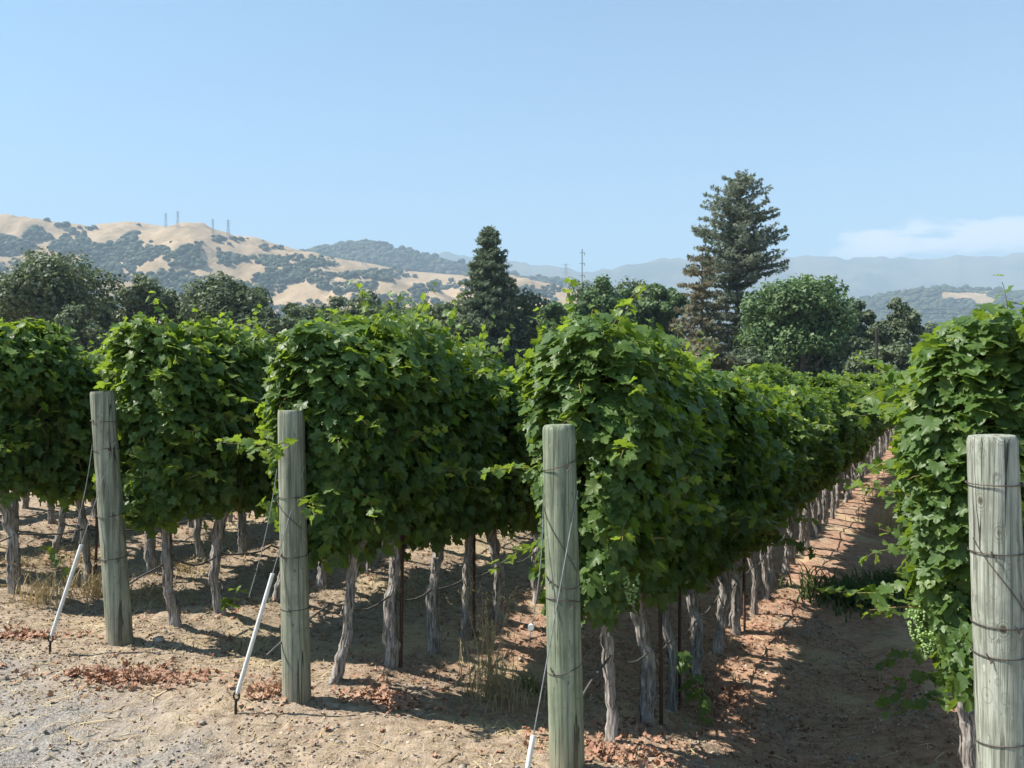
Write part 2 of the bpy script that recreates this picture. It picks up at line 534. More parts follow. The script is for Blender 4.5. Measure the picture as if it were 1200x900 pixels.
M_GRASSHILL = hill_mat('dry_grass_hill', (0.30, 0.215, 0.125), (0.40, 0.295, 0.18), (0.21, 0.16, 0.095), 0.60, 0.75, 0.004)
M_DARKHILL = hill_mat('wooded_hill', (0.07, 0.08, 0.045), (0.12, 0.11, 0.06), (0.035, 0.05, 0.03), 0.40, 0.55, 0.004)
M_FARHILL = hill_mat('far_hill', (0.10, 0.10, 0.06), (0.15, 0.13, 0.08), (0.045, 0.06, 0.035), 0.46, 0.58, 0.0016)


def ridge(name, D, front, back, prof, mat, amp, nscale, seed, power=1.0, step=6, base_z=-0.5, jag=0.0):
    """a ridge of hills: crest at distance D, long front slope with spurs and gullies, a back slope"""
    cols = np.arange(prof[0][0], prof[-1][0] + 1, step, dtype=float)
    yy = np.interp(cols, [a for a, b in prof], [b for a, b in prof])
    crest = EYE + (HOR - yy) * D / F
    if jag:
        crest = crest + jag * fbm(cols / 26.0, cols * 0, 4, seed + 40, 0.6)
    vs = np.concatenate([np.linspace(0, 1, 64), 1 + np.linspace(0, 1, 16)[1:]])
    d = np.where(vs <= 1, D - front * (1 - vs), D + back * (vs - 1))
    f = np.where(vs <= 1, np.sin(np.clip(vs, 0, 1) * np.pi / 2) ** (1.35 * power), np.cos(np.clip(vs - 1, 0, 1) * np.pi / 2) ** 1.3)
    crest = EYE + (crest - EYE) / np.max(f * D / d)      # the brow before the crest hides it: keep the skyline's height
    az_ = (cols - 600) / F
    XX = az_[None, :] * d[:, None]
    YY = np.repeat(d[:, None], len(cols), 1)
    nz = fbm(XX / nscale, YY / nscale, 5, seed, 0.55)
    rd = 1 - 2 * np.abs(fbm(XX / (nscale * 1.6), YY / (nscale * 2.2), 3, seed + 9, 0.5))
    w_ = (f * (1 - f) * 4 * np.where(vs <= 1, np.clip((1 - vs) * 3.0, 0, 1), 0.3))[:, None]
    ZZ = base_z + (crest[None, :] - base_z) * f[:, None] + amp * w_ * (nz + 0.45 * (rd - 0.6))
    n0, n1_ = ZZ.shape
    ix = np.arange(n0 * n1_).reshape(n0, n1_)
    q = np.stack([ix[:-1, :-1], ix[:-1, 1:], ix[1:, 1:], ix[1:, :-1]], -1).reshape(-1, 4)
    V = np.stack([XX, YY, ZZ], -1).reshape(-1, 3)
    b = MB()
    b.add(V, q)
    o = tag(b.build(name, mat, smooth=True), kind='structure')
    bvh = BVHTree.FromPolygons([tuple(v) for v in V], [tuple(int(k) for k in r) for r in q])
    return o, bvh


P_GRASS = [(-420, 300), (-300, 282), (-160, 270), (-60, 262), (0, 259), (22, 256), (45, 258), (75, 265), (100, 268), (118, 266), (165, 263), (200, 265), (240, 270),
           (280, 281), (320, 290), (360, 296), (400, 303), (430, 309), (480, 317), (540, 321), (600, 325), (640, 335), (700, 352), (780, 385), (860, 420), (960, 441)]
P_WOOD = [(180, 400), (240, 360), (300, 320), (340, 302), (370, 293), (400, 287), (430, 286), (460, 290), (500, 299), (520, 303), (545, 309), (600, 322), (660, 328), (720, 337), (800, 360), (900, 400), (980, 441)]
P_FAR = [(-500, 330), (-200, 320), (100, 310), (350, 300), (480, 297), (520, 299), (560, 303), (600, 306), (640, 312), (680, 319), (720, 316), (760, 309), (790, 303), (830, 305), (870, 307), (905, 304), (935, 300), (960, 298),
         (1000, 302), (1040, 305), (1085, 306), (1130, 300), (1160, 298), (1210, 299), (1300, 305), (1450, 300), (1700, 310)]
P_RIGHT = [(820, 441), (880, 410), (950, 370), (1010, 350), (1060, 342), (1100, 337), (1140, 338), (1180, 341), (1240, 336), (1330, 345), (1450, 352), (1700, 360)]
hill_a, bvh_a = ridge('grassy_hill', 2500, 1350, 500, P_GRASS, M_GRASSHILL, 130, 300, 3)
hill_b, bvh_b = ridge('wooded_ridge', 3300, 900, 500, P_WOOD, M_DARKHILL, 60, 380, 17)
hill_c, bvh_c = ridge('far_mountains', 7600, 2600, 1200, P_FAR, M_FARHILL, 260, 900, 29, jag=55)
hill_d, bvh_d = ridge('low_wooded_hill', 2900, 900, 500, P_RIGHT, M_DARKHILL, 45, 330, 41)


def hit(bvh, px, py):
    d_ = Vector(ray(px, py)).normalized()
    loc, nrm, i, dist = bvh.ray_cast(Vector((0, 0, EYE)), d_, 20000)
    return loc


# low round tree crowns, jittered, for the oak woods far up the hills
def blob_template(seed):
    t = (1 + 5 ** .5) / 2
    import bmesh
    bm = bmesh.new()
    bmesh.ops.create_icosphere(bm, subdivisions=2, radius=1.0)
    bm.verts.ensure_lookup_table()
    v = np.array([q.co for q in bm.verts])
    f = np.array([[q.index for q in fc.verts] for fc in bm.faces])
    bm.free()
    rg = np.random.default_rng(seed)
    v = v * (1 + rg.uniform(-0.28, 0.25, len(v)))[:, None]
    v[:, 2] = v[:, 2] * 0.8 + 0.55
    return v, f


BLOBS = [blob_template(s) for s in range(5)]


def woods(name, bvh, patches, label, mat, rmin, rmax, seed, avoid=(), thin=1.0):
    rg = np.random.default_rng(seed)
    b = MB()
    pos = []
    for (cx, cy, rx, ry, n) in patches:
        n = int(n * thin) or 1
        k = 0
        while k < n:
            a, r = rg.uniform(0, 2 * np.pi), math.sqrt(rg.uniform())
            wob = 1 + 0.5 * math.sin(3 * a + cx) * 0.6
            x, y = cx + rx * r * wob * math.cos(a), cy + ry * r * wob * math.sin(a)
            k += 1
            if any(((x - ax) / arx) ** 2 + ((y - ay) / ary) ** 2 < 1 for ax, ay, arx, ary in avoid):
                continue
            loc = hit(bvh, x, y)
            if loc is not None:
                pos.append(loc)
    pos = np.array([tuple(q) for q in pos])
    which = rg.integers(0, 5, len(pos))
    sc = rg.uniform(rmin, rmax, len(pos)) * rg.uniform(0.45, 1.25, len(pos))
    for k in range(5):
        mk = which == k
        a = rg.uniform(0, 2 * np.pi, mk.sum())
        z = np.zeros_like(a)
        rot = np.stack([np.stack([np.cos(a), -np.sin(a), z], -1), np.stack([np.sin(a), np.cos(a), z], -1), np.stack([z, z, z + 1], -1)], 1)
        b.inst(BLOBS[k][0], BLOBS[k][1], pos[mk] - np.array([0, 0, 1.0]), rot, sc[mk], rg.uniform(0, 1, mk.sum()))
    return tag(b.build(name, mat), label, 'woodland', kind='stuff')


A = [(15, 289, 24, 11, 130), (44, 277, 15, 7, 70), (88, 286, 25, 14, 190), (143, 296, 26, 17, 230), (155, 278, 8, 5, 30), (178, 297, 18, 8, 100),
     (219, 303, 20, 13, 140), (272, 304, 20, 6, 80), (322, 306, 24, 5, 80), (340, 323, 40, 11, 230), (372, 309, 22, 4, 60), (445, 323, 45, 6, 170),
     (405, 338, 30, 7, 80), (505, 335, 40, 8, 110), (560, 333, 26, 9, 80), (120, 318, 40, 16, 200), (60, 320, 60, 18, 240), (215, 335, 60, 15, 200), (280, 345, 50, 16, 180),
     (620, 345, 40, 10, 120), (470, 355, 60, 10, 120), (350, 366, 60, 12, 120), (60, 360, 90, 20, 250),
     (70, 265, 8, 1.2, 10), (105, 268, 10, 1.2, 8), (265, 281, 24, 2.4, 34), (318, 291, 14, 2.0, 18), (165, 264.5, 3, 0.8, 2), (55, 259.5, 3, 0.6, 3), (250, 290, 90, 14, 26), (360, 302, 40, 3, 30),
     (-120, 300, 100, 30, 300)]
woods('hillside_oaks', bvh_a, A, 'scattered dark oak woods in the gullies of the tan grassy hill', M_WOODS, 4.5, 8.0, 5, thin=0.95,
      avoid=[(245, 318, 12, 8), (380, 350, 24, 4), (310, 372, 14, 7), (485, 330, 22, 5)])
woods('ridge_trees', bvh_b, [(400, 300, 60, 14, 520), (470, 306, 60, 12, 420), (560, 318, 60, 8, 240), (640, 333, 60, 7, 160), (340, 306, 40, 12, 180), (430, 288, 45, 4, 120), (440, 289, 75, 3.5, 90)],
      'dark wood of pines along the ridge behind the tan hill', M_WOODS, 7, 15, 6)
woods('low_hill_trees', bvh_d, [(1100, 352, 110, 14, 700), (1010, 362, 60, 12, 260), (1110, 340, 100, 4, 200), (1250, 360, 120, 22, 500), (1060, 374, 120, 12, 600), (1180, 376, 120, 10, 400)],
      'dark woods around the bare tan patch of the low hill', M_WOODS, 6, 10, 8, avoid=[(1128, 349, 28, 4.5), (1152, 355, 14, 6)])
# bare tan slope in the low hill's woods
bb = MB()
sp = []
for i in range(9):
    for j in range(25):
        u, v = i / 8, j / 24
        y0 = 343.5 + 1.2 * math.sin(v * 5)
        y1 = y0 + 7 + 9 * sstep(v, 0.45, 0.75) * (1 - 0.3 * sstep(v, 0.9, 1)) + 1.0 * math.sin(v * 11)
        loc = hit(bvh_d, 1103 + 62 * v, y0 + (y1 - y0) * u)
        sp.append((loc.x, loc.y - 3, loc.z + 3.5))
ix = np.arange(9 * 25).reshape(9, 25)
bb.add(sp, np.stack([ix[:-1, :-1], ix[:-1, 1:], ix[1:, 1:], ix[1:, :-1]], -1).reshape(-1, 4))
tag(bb.build('bare_slope', M_GRASSHILL, smooth=True), kind='structure')

# haze: one closed box of even air around everything
HZ = MB()
x0, x1, y0, y1, z0, z1 = -11500, 11500, -2000, 10500, -2.0, 1500
HZ.add([(x0, y0, z0), (x1, y0, z0), (x1, y1, z0), (x0, y1, z0), (x0, y0, z1), (x1, y0, z1), (x1, y1, z1), (x0, y1, z1)],
       [(0, 3, 2, 1), (4, 5, 6, 7), (0, 1, 5, 4), (1, 2, 6, 5), (2, 3, 7, 6), (3, 0, 4, 7)])
m, h = new_mat('haze_air')
vol = h.n('ShaderNodeVolumePrincipled', {'Color': (0.62, 0.82, 1.0, 1), 'Density': 0.00020, 'Anisotropy': 0.0})
o_ = h.n('ShaderNodeOutputMaterial')
m.node_tree.links.new(vol.outputs[0], o_.inputs['Volume'])
tag(HZ.build('haze', m), 'pale blue summer haze over the valley', 'haze', kind='stuff')

# ------------------------------------------------------------------ pylons and poles far off
def pylon(base, hgt, label, width=0.16):
    root = empty('pylon', base)
    b = MB()
    w0, w1 = hgt * width / 2, hgt * 0.03
    th = max(0.10, hgt * 0.0055)
    lv = np.linspace(0, 1, 8)
    cor = lambda u: [(sx_ * (w0 + (w1 - w0) * min(1, u * 1.25)), sy_ * (w0 + (w1 - w0) * min(1, u * 1.25)), u * hgt) for sx_, sy_ in ((-1, -1), (1, -1), (1, 1), (-1, 1))]
    for k in range(4):
        b.tube([cor(u)[k] for u in lv], th, 5)
    for i in range(7):
        c0, c1 = cor(lv[i]), cor(lv[i + 1])
        for k in range(4):
            b.tube([c0[k], c1[(k + 1) % 4]], th * 0.6, 4)
            b.tube([c0[(k + 1) % 4], c1[k]], th * 0.6, 4)
    b.build('lattice_mast', M_STEEL, root)
    for u in (0.70, 0.83, 0.96):
        c_ = MB()
        L = hgt * (0.13 if u != 0.83 else 0.16)
        c_.tube([(-L, 0, u * hgt), (0, 0, u * hgt + hgt * 0.012), (L, 0, u * hgt)], th * 0.9, 5)
        for sgn in (-1, 1):
            c_.tube([(sgn * L * 0.95, 0, u * hgt), (sgn * L * 0.95, 0, u * hgt - hgt * 0.04)], th * 0.8, 4)
        c_.build('crossarm', M_STEEL, root)
    return tag(root, label, 'pylon', 'power pylons on the hills')


for (px, ytop, ybase, bvh, lab) in ((195, 250, 267, bvh_a, 'thin grey pylon on the tan crest, first of a close pair'),
                                    (209, 248, 267, bvh_a, 'thin grey pylon on the tan crest, taller of a close pair'),
                                    (250, 257, 275, bvh_a, 'thin grey pylon where the tan crest starts to fall'),
                                    (268, 258, 281, bvh_a, 'thin grey pylon beside small dark trees on the crest'),
                                    (427, 284, 311, bvh_a, 'pale lattice pylon standing before the wooded ridge'),
                                    (472, 294, 319, bvh_a, 'short pale lattice pylon low before the wooded ridge'),
                                    (663, 309, 345, bvh_b, 'faint pale pylon in the haze beside the tall pole')):
    loc = None
    yb = ybase
    while loc is None and yb < 400:
        loc = hit(bvh, px, yb)
        yb += 1
    hh = (HOR - ytop) * loc.y / F + EYE - loc.z
    pylon((loc.x, loc.y, loc.z - 0.5), hh + 0.5, lab)

# tall transmission pole behind the trees
D = 420.0
root = empty('utility_pole', ((682 - 600) / F * D, D, 0))
hgt = EYE + (HOR - 292) * D / F
b = MB(); b.tube([(0, 0, 0), (0, 0, hgt)], [0.42, 0.26], 8); b.build('pole', M_STEEL, root)
for u in (0.80, 0.89, 0.97):
    b = MB(); b.tube([(-1.4, 0, hgt * u), (1.4, 0, hgt * u + 0.1)], 0.14, 6)
    b.tube([(1.3, 0, hgt * u), (1.3, 0, hgt * u - 1.2)], 0.16, 6)
    b.build('crossarm', M_STEEL, root)
tag(root, 'tall thin transmission pole rising above the treetops', 'utility pole')
# two distant power lines in front of the low wooded hill
for k, yv in enumerate((363.5, 368.5)):
    D = 330.0
    b = MB()
    xs = np.linspace(1040, 1330, 40)
    b.tube([((x - 600) / F * D, D, EYE + (HOR - yv) * D / F + 3.0 * ((x - 1185) / 145) ** 2 * 0.25) for x in xs], 0.10, 5)
    for x in (1042, 1328):
        b.tube([((x - 600) / F * D, D, 0), ((x - 600) / F * D, D, EYE + (HOR - yv) * D / F + 0.8)], 0.22, 6)
    tag(b.build('power_line', M_WIRE), ('upper' if k == 0 else 'lower') + ' thin pale power line crossing before the low wooded hill', 'power line', 'power lines')
D = 62.0
root = empty('pole', ((1027 - 600) / F * D, D, 0))
b = MB(); b.tube([(0, 0, 0), (0, 0, EYE + (HOR - 386) * D / F)], 0.11, 10); b.build('shaft', M_IRON, root)
b = MB(); b.tube([(0, 0, EYE + (HOR - 386) * D / F), (0, 0, EYE + (HOR - 384) * D / F)], [0.14, 0.1], 10); b.build('cap', M_IRON, root)
tag(root, 'short dark pole below the pair of small oaks', 'pole')

# ------------------------------------------------------------------ trees
SPRAY = []
for s_ in range(4):
    rg = np.random.default_rng(100 + s_)
    a = np.sort(rg.uniform(0, 2 * np.pi, 6))
    rr = rg.uniform(0.55, 1.0, 6)
    v = np.vstack([[0, 0, 0.12], np.stack([rr * np.cos(a), rr * np.sin(a), rg.uniform(-0.2, 0.2, 6)], -1)])
    SPRAY.append((v, np.array([(0, 1 + j, 1 + (j + 1) % 6) for j in range(6)])))
NEEDLE = []
for s_ in range(3):
    rg = np.random.default_rng(200 + s_)
    vs, fs = [], []
    for q in range(5):
        a = (q - 2) * 0.42 + rg.uniform(-0.1, 0.1)
        L = rg.uniform(0.7, 1.1)
        d_ = np.array([math.sin(a) * L, math.cos(a) * L, rg.uniform(-0.25, 0.05)])
        sd = np.array([math.cos(a), -math.sin(a), 0]) * 0.11
        k = len(vs)
        vs += [-sd * 0.6, d_ * 0.6 - sd, d_, d_ * 0.6 + sd + np.array([0, 0, .05])]
        fs.append((k, k + 1, k + 2, k + 3))
    NEEDLE.append((np.array(vs), np.array(fs)))


def broad_tree(name, label, base, hgt, width, seed, mat, crown_base=0.25, n_leaf=6000, leaf=0.25, clusters=46, group=None, depth=None, top_skew=0.0, flat=1.0):
    n_leaf = int(n_leaf * 1.7)
    rg = np.random.default_rng(seed)
    root = empty(name, base)
    tk = MB()
    r0 = 0.022 * hgt + 0.08
    fork = hgt * (crown_base + 0.08)
    lean = rg.uniform(-0.06, 0.06, 2) * hgt
    tk.tube([(0, 0, -0.3), (lean[0] * .3, lean[1] * .3, fork * 0.5), (lean[0], lean[1], fork)], [r0 * 1.35, r0, r0 * 0.85], 9, wob=0.08, seed=seed)
    depth = depth or width
    ch = hgt * (1 - crown_base) / 2
    cz = hgt * crown_base + ch
    cs = []
    for k in range(clusters):
        d_ = unit(rg.normal(size=3) * np.array([1, 1, 0.9]))
        if d_[2] < -0.55:
            d_[2] *= -0.6
        rr = rg.uniform(0.35, 0.86) if k > clusters * 0.35 else rg.uniform(0.72, 0.88)
        c_ = np.array([d_[0] * width / 2 * rr, d_[1] * depth / 2 * rr, cz + d_[2] * ch * rr * flat])
        c_[0] += top_skew * (c_[2] - cz)
        cs.append((c_, rg.uniform(0.085, 0.17) * width * (1.0 if k > 4 else 1.15)))
    for k in rg.permutation(clusters)[:11]:
        c_ = cs[k][0]
        p0 = np.array([lean[0], lean[1], fork * rg.uniform(0.8, 1.0)])
        mid = (p0 + c_) / 2 + rg.normal(size=3) * 0.05 * width + np.array([0, 0, 0.04 * hgt])
        t_ = np.linspace(0, 1, 6)[:, None]
        pts = (1 - t_) ** 2 * p0 + 2 * t_ * (1 - t_) * mid + t_ ** 2 * c_
        tk.tube(pts, np.linspace(r0 * 0.55, r0 * 0.12, 6), 6, wob=0.06, seed=seed + k)
    tk.build('trunk', M_TREEBARK, root, smooth=True)
    cr = MB()
    vol = np.array([q[1] ** 2 for q in cs]); vol /= vol.sum()
    wh = rg.choice(clusters, n_leaf, p=vol)
    C_ = np.array([q[0] for q in cs])[wh]
    RR = np.array([q[1] for q in cs])[wh]
    d_ = rg.normal(size=(n_leaf, 3)); d_ /= np.linalg.norm(d_, axis=1)[:, None]
    rad = RR * rg.uniform(0.25, 1.0, n_leaf) ** 0.45 * (1 + 0.25 * rg.normal(size=n_leaf) * 0.6)
    pos = C_ + d_ * rad[:, None] * np.array([1, 1, 0.78])
    nr = d_ * 0.8 + rg.normal(size=(n_leaf, 3)) * 0.55 + np.array([0, 0, 0.45])
    rot = frames(nr, rg.normal(size=(n_leaf, 3)))
    ctint = rg.uniform(0.15, 0.85, clusters)[wh]
    tint = np.clip(ctint * 0.5 + rg.uniform(0, 0.5, n_leaf), 0, 1)
    for k in range(4):
        mk = np.arange(n_leaf) % 4 == k
        cr.inst(SPRAY[k][0], SPRAY[k][1], pos[mk], rot[mk], leaf * rg.uniform(0.6, 1.35, mk.sum()), tint[mk])
    cr.build('crown', mat, root)
    return tag(root, label, 'tree', group)


def conifer(name, label, base, hgt, prof, seed, mat, levels=40, per=7, spray=0.5, droop=0.25, jitter=0.25, start=0.06, dens=1.0, gap=0.0, group=None):
    """prof: list of (height fraction, branch length in metres)"""
    rg = np.random.default_rng(seed)
    root = empty(name, base)
    tk = MB()
    r0 = 0.016 * hgt + 0.05
    zs = np.linspace(-0.3, hgt * 0.985, 12)
    wx = np.cumsum(rg.normal(size=12) * 0.02 * hgt / 12)
    tk.tube(np.stack([wx, wx * 0.5, zs], -1), np.linspace(r0, 0.04, 12), 9, wob=0.05, seed=seed)
    P, N_, Tp, S_, A_ = [], [], [], [], []
    for i in range(levels):
        u = start + (1 - start) * (i + rg.uniform(-.3, .3)) / levels
        u = min(max(u, start), 0.995)
        L0 = np.interp(u, [q[0] for q in prof], [q[1] for q in prof])
        az0 = rg.uniform(0, 2 * np.pi)
        lw = 1 + jitter * rg.normal() * 0.5
        for k in range(per):
            if rg.uniform() < gap:
                continue
            a = az0 + 2 * np.pi * k / per + rg.normal() * 0.25
            L = min(max(0.12, L0 * lw * (1 + jitter * rg.normal() * 0.6)), 1.18 * L0 + 0.1)
            cx_ = np.interp(u * hgt, zs, wx)
            p0 = np.array([cx_, cx_ * 0.5, u * hgt])
            dirv = np.array([math.cos(a), math.sin(a), 0])
            rise = 0.35 * (u - 0.35) * L
            n_ = max(3, int(L / (spray * 0.42) * dens))
            ts = np.linspace(0.12, 1, n_)
            bt = rg.uniform(0.2, 0.8)
            path = p0 + dirv * (ts * L)[:, None] + np.array([0, 0, 1.0]) * (rise * ts - droop * L * ts ** 2 + 0.10 * L * np.maximum(0, ts - 0.75))[:, None]
            if L > 0.8:
                tk.tube(np.vstack([p0, path[:: max(1, n_ // 4)], path[-1]]), np.linspace(0.03 + 0.012 * L, 0.012, len(path[:: max(1, n_ // 4)]) + 2), 4, cap=False)
            for t_, q in zip(ts, path):
                for w_ in range(2 if t_ > 0.3 else 1):
                    side = np.cross(dirv, [0, 0, 1]) * rg.uniform(-1, 1)
                    P.append(q + rg.normal(size=3) * 0.10 * spray + side * 0.25 * L * (1 - t_ * 0.7))
                    Tp.append(dirv * 0.8 + side * 1.0 + np.array([0, 0, rg.uniform(-0.5, 0.25)]))
                    N_.append(np.array([0, 0, 0.6]) + dirv * 0.35 + rg.normal(size=3) * 0.6)
                    S_.append(spray * rg.uniform(0.6, 1.2) * (0.75 + 0.25 * min(1, L)))
                    A_.append(min(1, max(0, 0.55 * bt + 0.45 * rg.uniform() + 0.15 * (t_ - 0.5))))
    tk.build('trunk', M_TREEBARK, root, smooth=True)
    P, N_, Tp, S_, A_ = map(np.array, (P, N_, Tp, S_, A_))
    rot = frames(N_, Tp)
    cr = MB()
    for k in range(3):
        mk = np.arange(len(P)) % 3 == k
        cr.inst(NEEDLE[k][0], NEEDLE[k][1], P[mk], rot[mk], S_[mk], A_[mk])
    cr.build('crown', mat, root)
    return tag(root, label, 'tree', group)


def tree_at(px, ytop, wpx, D):
    return ((px - 600) / F * D, D, -0.1), EYE + (HOR - ytop) * D / F + 0.1, wpx * D / F


def bt(label, px, ytop, wpx, D, seed, mat=None, **kw):
    base, hgt, wd = tree_at(px, ytop, wpx, D)
    return broad_tree(kw.pop('name', 'oak_tree'), label, base, hgt, wd, seed, mat or M_OAK, **kw)


bt('broad dark oak with a bare trunk, tallest of the oaks before the tan hill', 62, 291, 145, 95, 1, n_leaf=8500, clusters=60, crown_base=0.36, group='oaks behind the vineyard')
bt('narrow-topped dark oak between the broad oak and the wide low oak', 178, 311, 84, 98, 2, n_leaf=6000, crown_base=0.2, group='oaks behind the vineyard')
bt('wide low dark oak with a ragged open crown under the tan slopes', 268, 321, 124, 96, 3, n_leaf=7500, clusters=52, crown_base=0.25, group='oaks behind the vineyard')
bt('dark oak partly hidden at the frame edge beside the broad oak', -52, 300, 110, 100, 4, n_leaf=5000, crown_base=0.15, group='oaks behind the vineyard')
bt('small round oak just below a bare tan field', 352, 349, 66, 104, 5, n_leaf=4500, crown_base=0.15, group='oaks behind the vineyard')
bt('small oak in the tree belt below the lone pale lattice pylon', 408, 341, 74, 112, 6, n_leaf=5000, crown_base=0.1, group='oaks behind the vineyard')
bt('grey-green oak in the tree belt midway to the pointed conifer', 458, 343, 84, 108, 7, n_leaf=5500, crown_base=0.1, group='oaks behind the vineyard')
bt('dense dark oak touching the pointed conifer', 510, 341, 70, 112, 8, n_leaf=5000, crown_base=0.1, group='oaks behind the vineyard')
bt('low dark tree at the foot of the pointed conifer on the pole side', 628, 350, 60, 110, 9, n_leaf=4500, crown_base=0.1, group='oaks behind the vineyard')
bt('light green tree with an upright crown before the tall thin pole', 662, 327, 58, 100, 10, M_GREENTREE, name='broadleaf_tree', n_leaf=5500, crown_base=0.1, group='oaks behind the vineyard')
bt('full light green tree just past the tall thin pole', 715, 319, 84, 102, 11, M_GREENTREE, name='broadleaf_tree', n_leaf=7000, crown_base=0.1, group='oaks behind the vineyard')
bt('light green tree beside the brown dying conifer', 775, 322, 66, 104, 12, M_GREENTREE, name='broadleaf_tree', n_leaf=6000, crown_base=0.1, group='oaks behind the vineyard')
bt('big round green oak at the foot of the tallest conifer', 934, 316, 132, 84, 13, M_GREENTREE, n_leaf=11000, clusters=70, crown_base=0.08, leaf=0.23)
bt('small dark oak, first beyond the big round oak', 1004, 345, 56, 92, 14, n_leaf=4500, crown_base=0.15, group='oaks behind the vineyard')
bt('small dark oak over the short dark pole', 1050, 343, 54, 94, 15, n_leaf=4500, crown_base=0.15, group='oaks behind the vineyard')
bt('low olive shrub under the brown dying conifer', 826, 392, 66, 70, 16, M_BROWNTREE, name='shrub', n_leaf=3000, crown_base=0.03, leaf=0.22)
bt('low dark green shrub under the tallest conifer', 868, 400, 60, 72, 17, name='shrub', n_leaf=3000, crown_base=0.03, leaf=0.24)
bt('low green shrub near the short dark pole', 1035, 402, 90, 75, 18, name='shrub', n_leaf=3500, crown_base=0.03, leaf=0.24)
bt('low dark thicket behind the trunk of the big round oak', 930, 396, 150, 90, 19, name='shrub', n_leaf=5000, crown_base=0.02, leaf=0.26)

for k, (px, yt, wp, D_, lab) in enumerate((
        (96, 352, 84, 88, 'low dark oak at the foot of the broad oak, closing the view below its crown'),
        (118, 338, 90, 108, 'low dark oak filling the gap between the broad oak and the narrow-topped oak'),
        (225, 338, 80, 116, 'low dark oak tucked behind the wide low oak'),
        (20, 345, 80, 118, 'low dark oak under the crown of the broad oak'),
        (316, 352, 90, 92, 'low olive oak in front of the tan slope beside the small round oak'),
        (384, 341, 90, 100, 'low oak before the small oak below the lone lattice pylon'),
        (430, 343, 100, 98, 'low bushy oak in front of the grey-green oak of the belt'),
        (485, 342, 96, 96, 'low bushy oak in front of the dense dark oak'),
        (538, 345, 80, 100, 'low dark oak hiding the trunk of the pointed conifer'),
        (612, 341, 90, 106, 'low dark oak just past the pointed conifer'),
        (690, 330, 96, 112, 'low green tree between the two light green trees'),
        (747, 328, 96, 112, 'low green tree before the gap beside the brown dying conifer'),
        (980, 368, 80, 98, 'low dark tree between the big round oak and the small oaks'))):
    bt(lab, px, yt, wp, D_, 120 + k, n_leaf=4500, crown_base=0.02, group='oaks behind the vineyard')
for k, (px, yt, lab) in enumerate(((1088, 372, 'hazy far tree under the power lines, first past the short dark pole'), (1122, 375, 'hazy far tree under the power lines, below the bare tan patch'),
                                  (1158, 371, 'hazy far tree under the power lines, next to the tall vine shoots'), (1205, 373, 'hazy far tree at the frame edge under the power lines'))):
    bt(lab, px, yt, 52, 270, 170 + k, n_leaf=2600, crown_base=0.02, leaf=0.5, group='far trees under the power lines')
base, hgt, wd = tree_at(574, 266, 80, 106)
conifer('conifer_tree', 'dense pointed dark conifer standing above the oak belt', base, hgt,
        [(0, 4.6), (0.35, 4.4), (0.55, 3.7), (0.7, 2.7), (0.85, 1.7), (0.95, 0.8), (1, 0.2)], 51, M_CONIFER, levels=54, per=10, spray=0.66, droop=0.12, jitter=0.5, gap=0.08, dens=1.7)
base, hgt, wd = tree_at(864, 206, 100, 98)
conifer('conifer_tree', 'tallest conifer with an airy ragged crown above the round oak', base, hgt,
        [(0, 4.6), (0.35, 5.3), (0.5, 5.2), (0.68, 4.7), (0.80, 3.9), (0.91, 2.9), (0.97, 1.8), (1, 0.7)], 52, M_CONIFER2, levels=52, per=9, spray=0.48, droop=-0.08, jitter=0.85, gap=0.24, dens=1.5)
base, hgt, wd = tree_at(822, 288, 60, 92)
conifer('conifer_tree', 'brown dying conifer beside the tallest conifer', base, hgt,
        [(0, 3.0), (0.4, 2.9), (0.7, 2.3), (0.9, 1.2), (1, 0.2)], 53, M_BROWNTREE, levels=34, per=7, spray=0.55, droop=0.1, jitter=0.7, gap=0.32, dens=1.3)

# ------------------------------------------------------------------ grapevines
OUT = [(0.0, -0.03), (0.16, -0.20), (0.34, -0.20), (0.44, -0.06), (0.52, 0.03), (0.43, 0.14), (0.47, 0.26), (0.66, 0.38), (0.56, 0.50), (0.52, 0.62), (0.36, 0.56), (0.27, 0.58), (0.29, 0.74), (0.16, 0.86), (0.10, 0.97), (0.0, 1.06)]
OUTLINE = OUT + [(-x, y) for x, y in OUT[-2:0:-1]]


def leaf_templates(n, seed):
    res = []
    rg = np.random.default_rng(seed)
    for i in range(n):
        o = np.array(OUTLINE) * rg.uniform(0.93, 1.07, (len(OUTLINE), 2))
        o[:, 1] -= 0.25
        z = lambda x, y, a, b, c_: a * np.abs(x) + b * y * y + c_ * np.sin(6 * x + 4 * y)
        a, b, c_ = rg.uniform(-0.28, 0.38), rg.uniform(-0.45, 0.1), rg.uniform(-0.05, 0.05)
        pts = np.vstack([[0.0, 0.02], o * 0.5, o])
        v = np.stack([pts[:, 0], pts[:, 1], z(pts[:, 0], pts[:, 1], a, b, c_)], -1)
        k = len(o)
        v[1 + k:, 2] += rg.uniform(-0.05, 0.05, k)
        # three rings joined with triangles only: fan in the middle, strip outside
        fs = [(0, 1 + j, 1 + (j + 1) % k) for j in range(k)] 
        for j in range(k):
            j2 = (j + 1) % k
            fs += [(1 + j, 1 + k + j, 1 + k + j2), (1 + j, 1 + k + j2, 1 + j2)]
        f = np.array(fs)[:, ::-1]
        res.append((v, f))
    return res


LEAVES = leaf_templates(6, 31)
# cheaper outline: the same leaf with one fan
LEAVES_LO = []
for v, f in LEAVES:
    k = len(OUTLINE)
    vv = np.vstack([v[0], v[1 + k:]])
    LEAVES_LO.append((vv, np.array([(0, 1 + (j + 1) % k, 1 + j) for j in range(k)])))


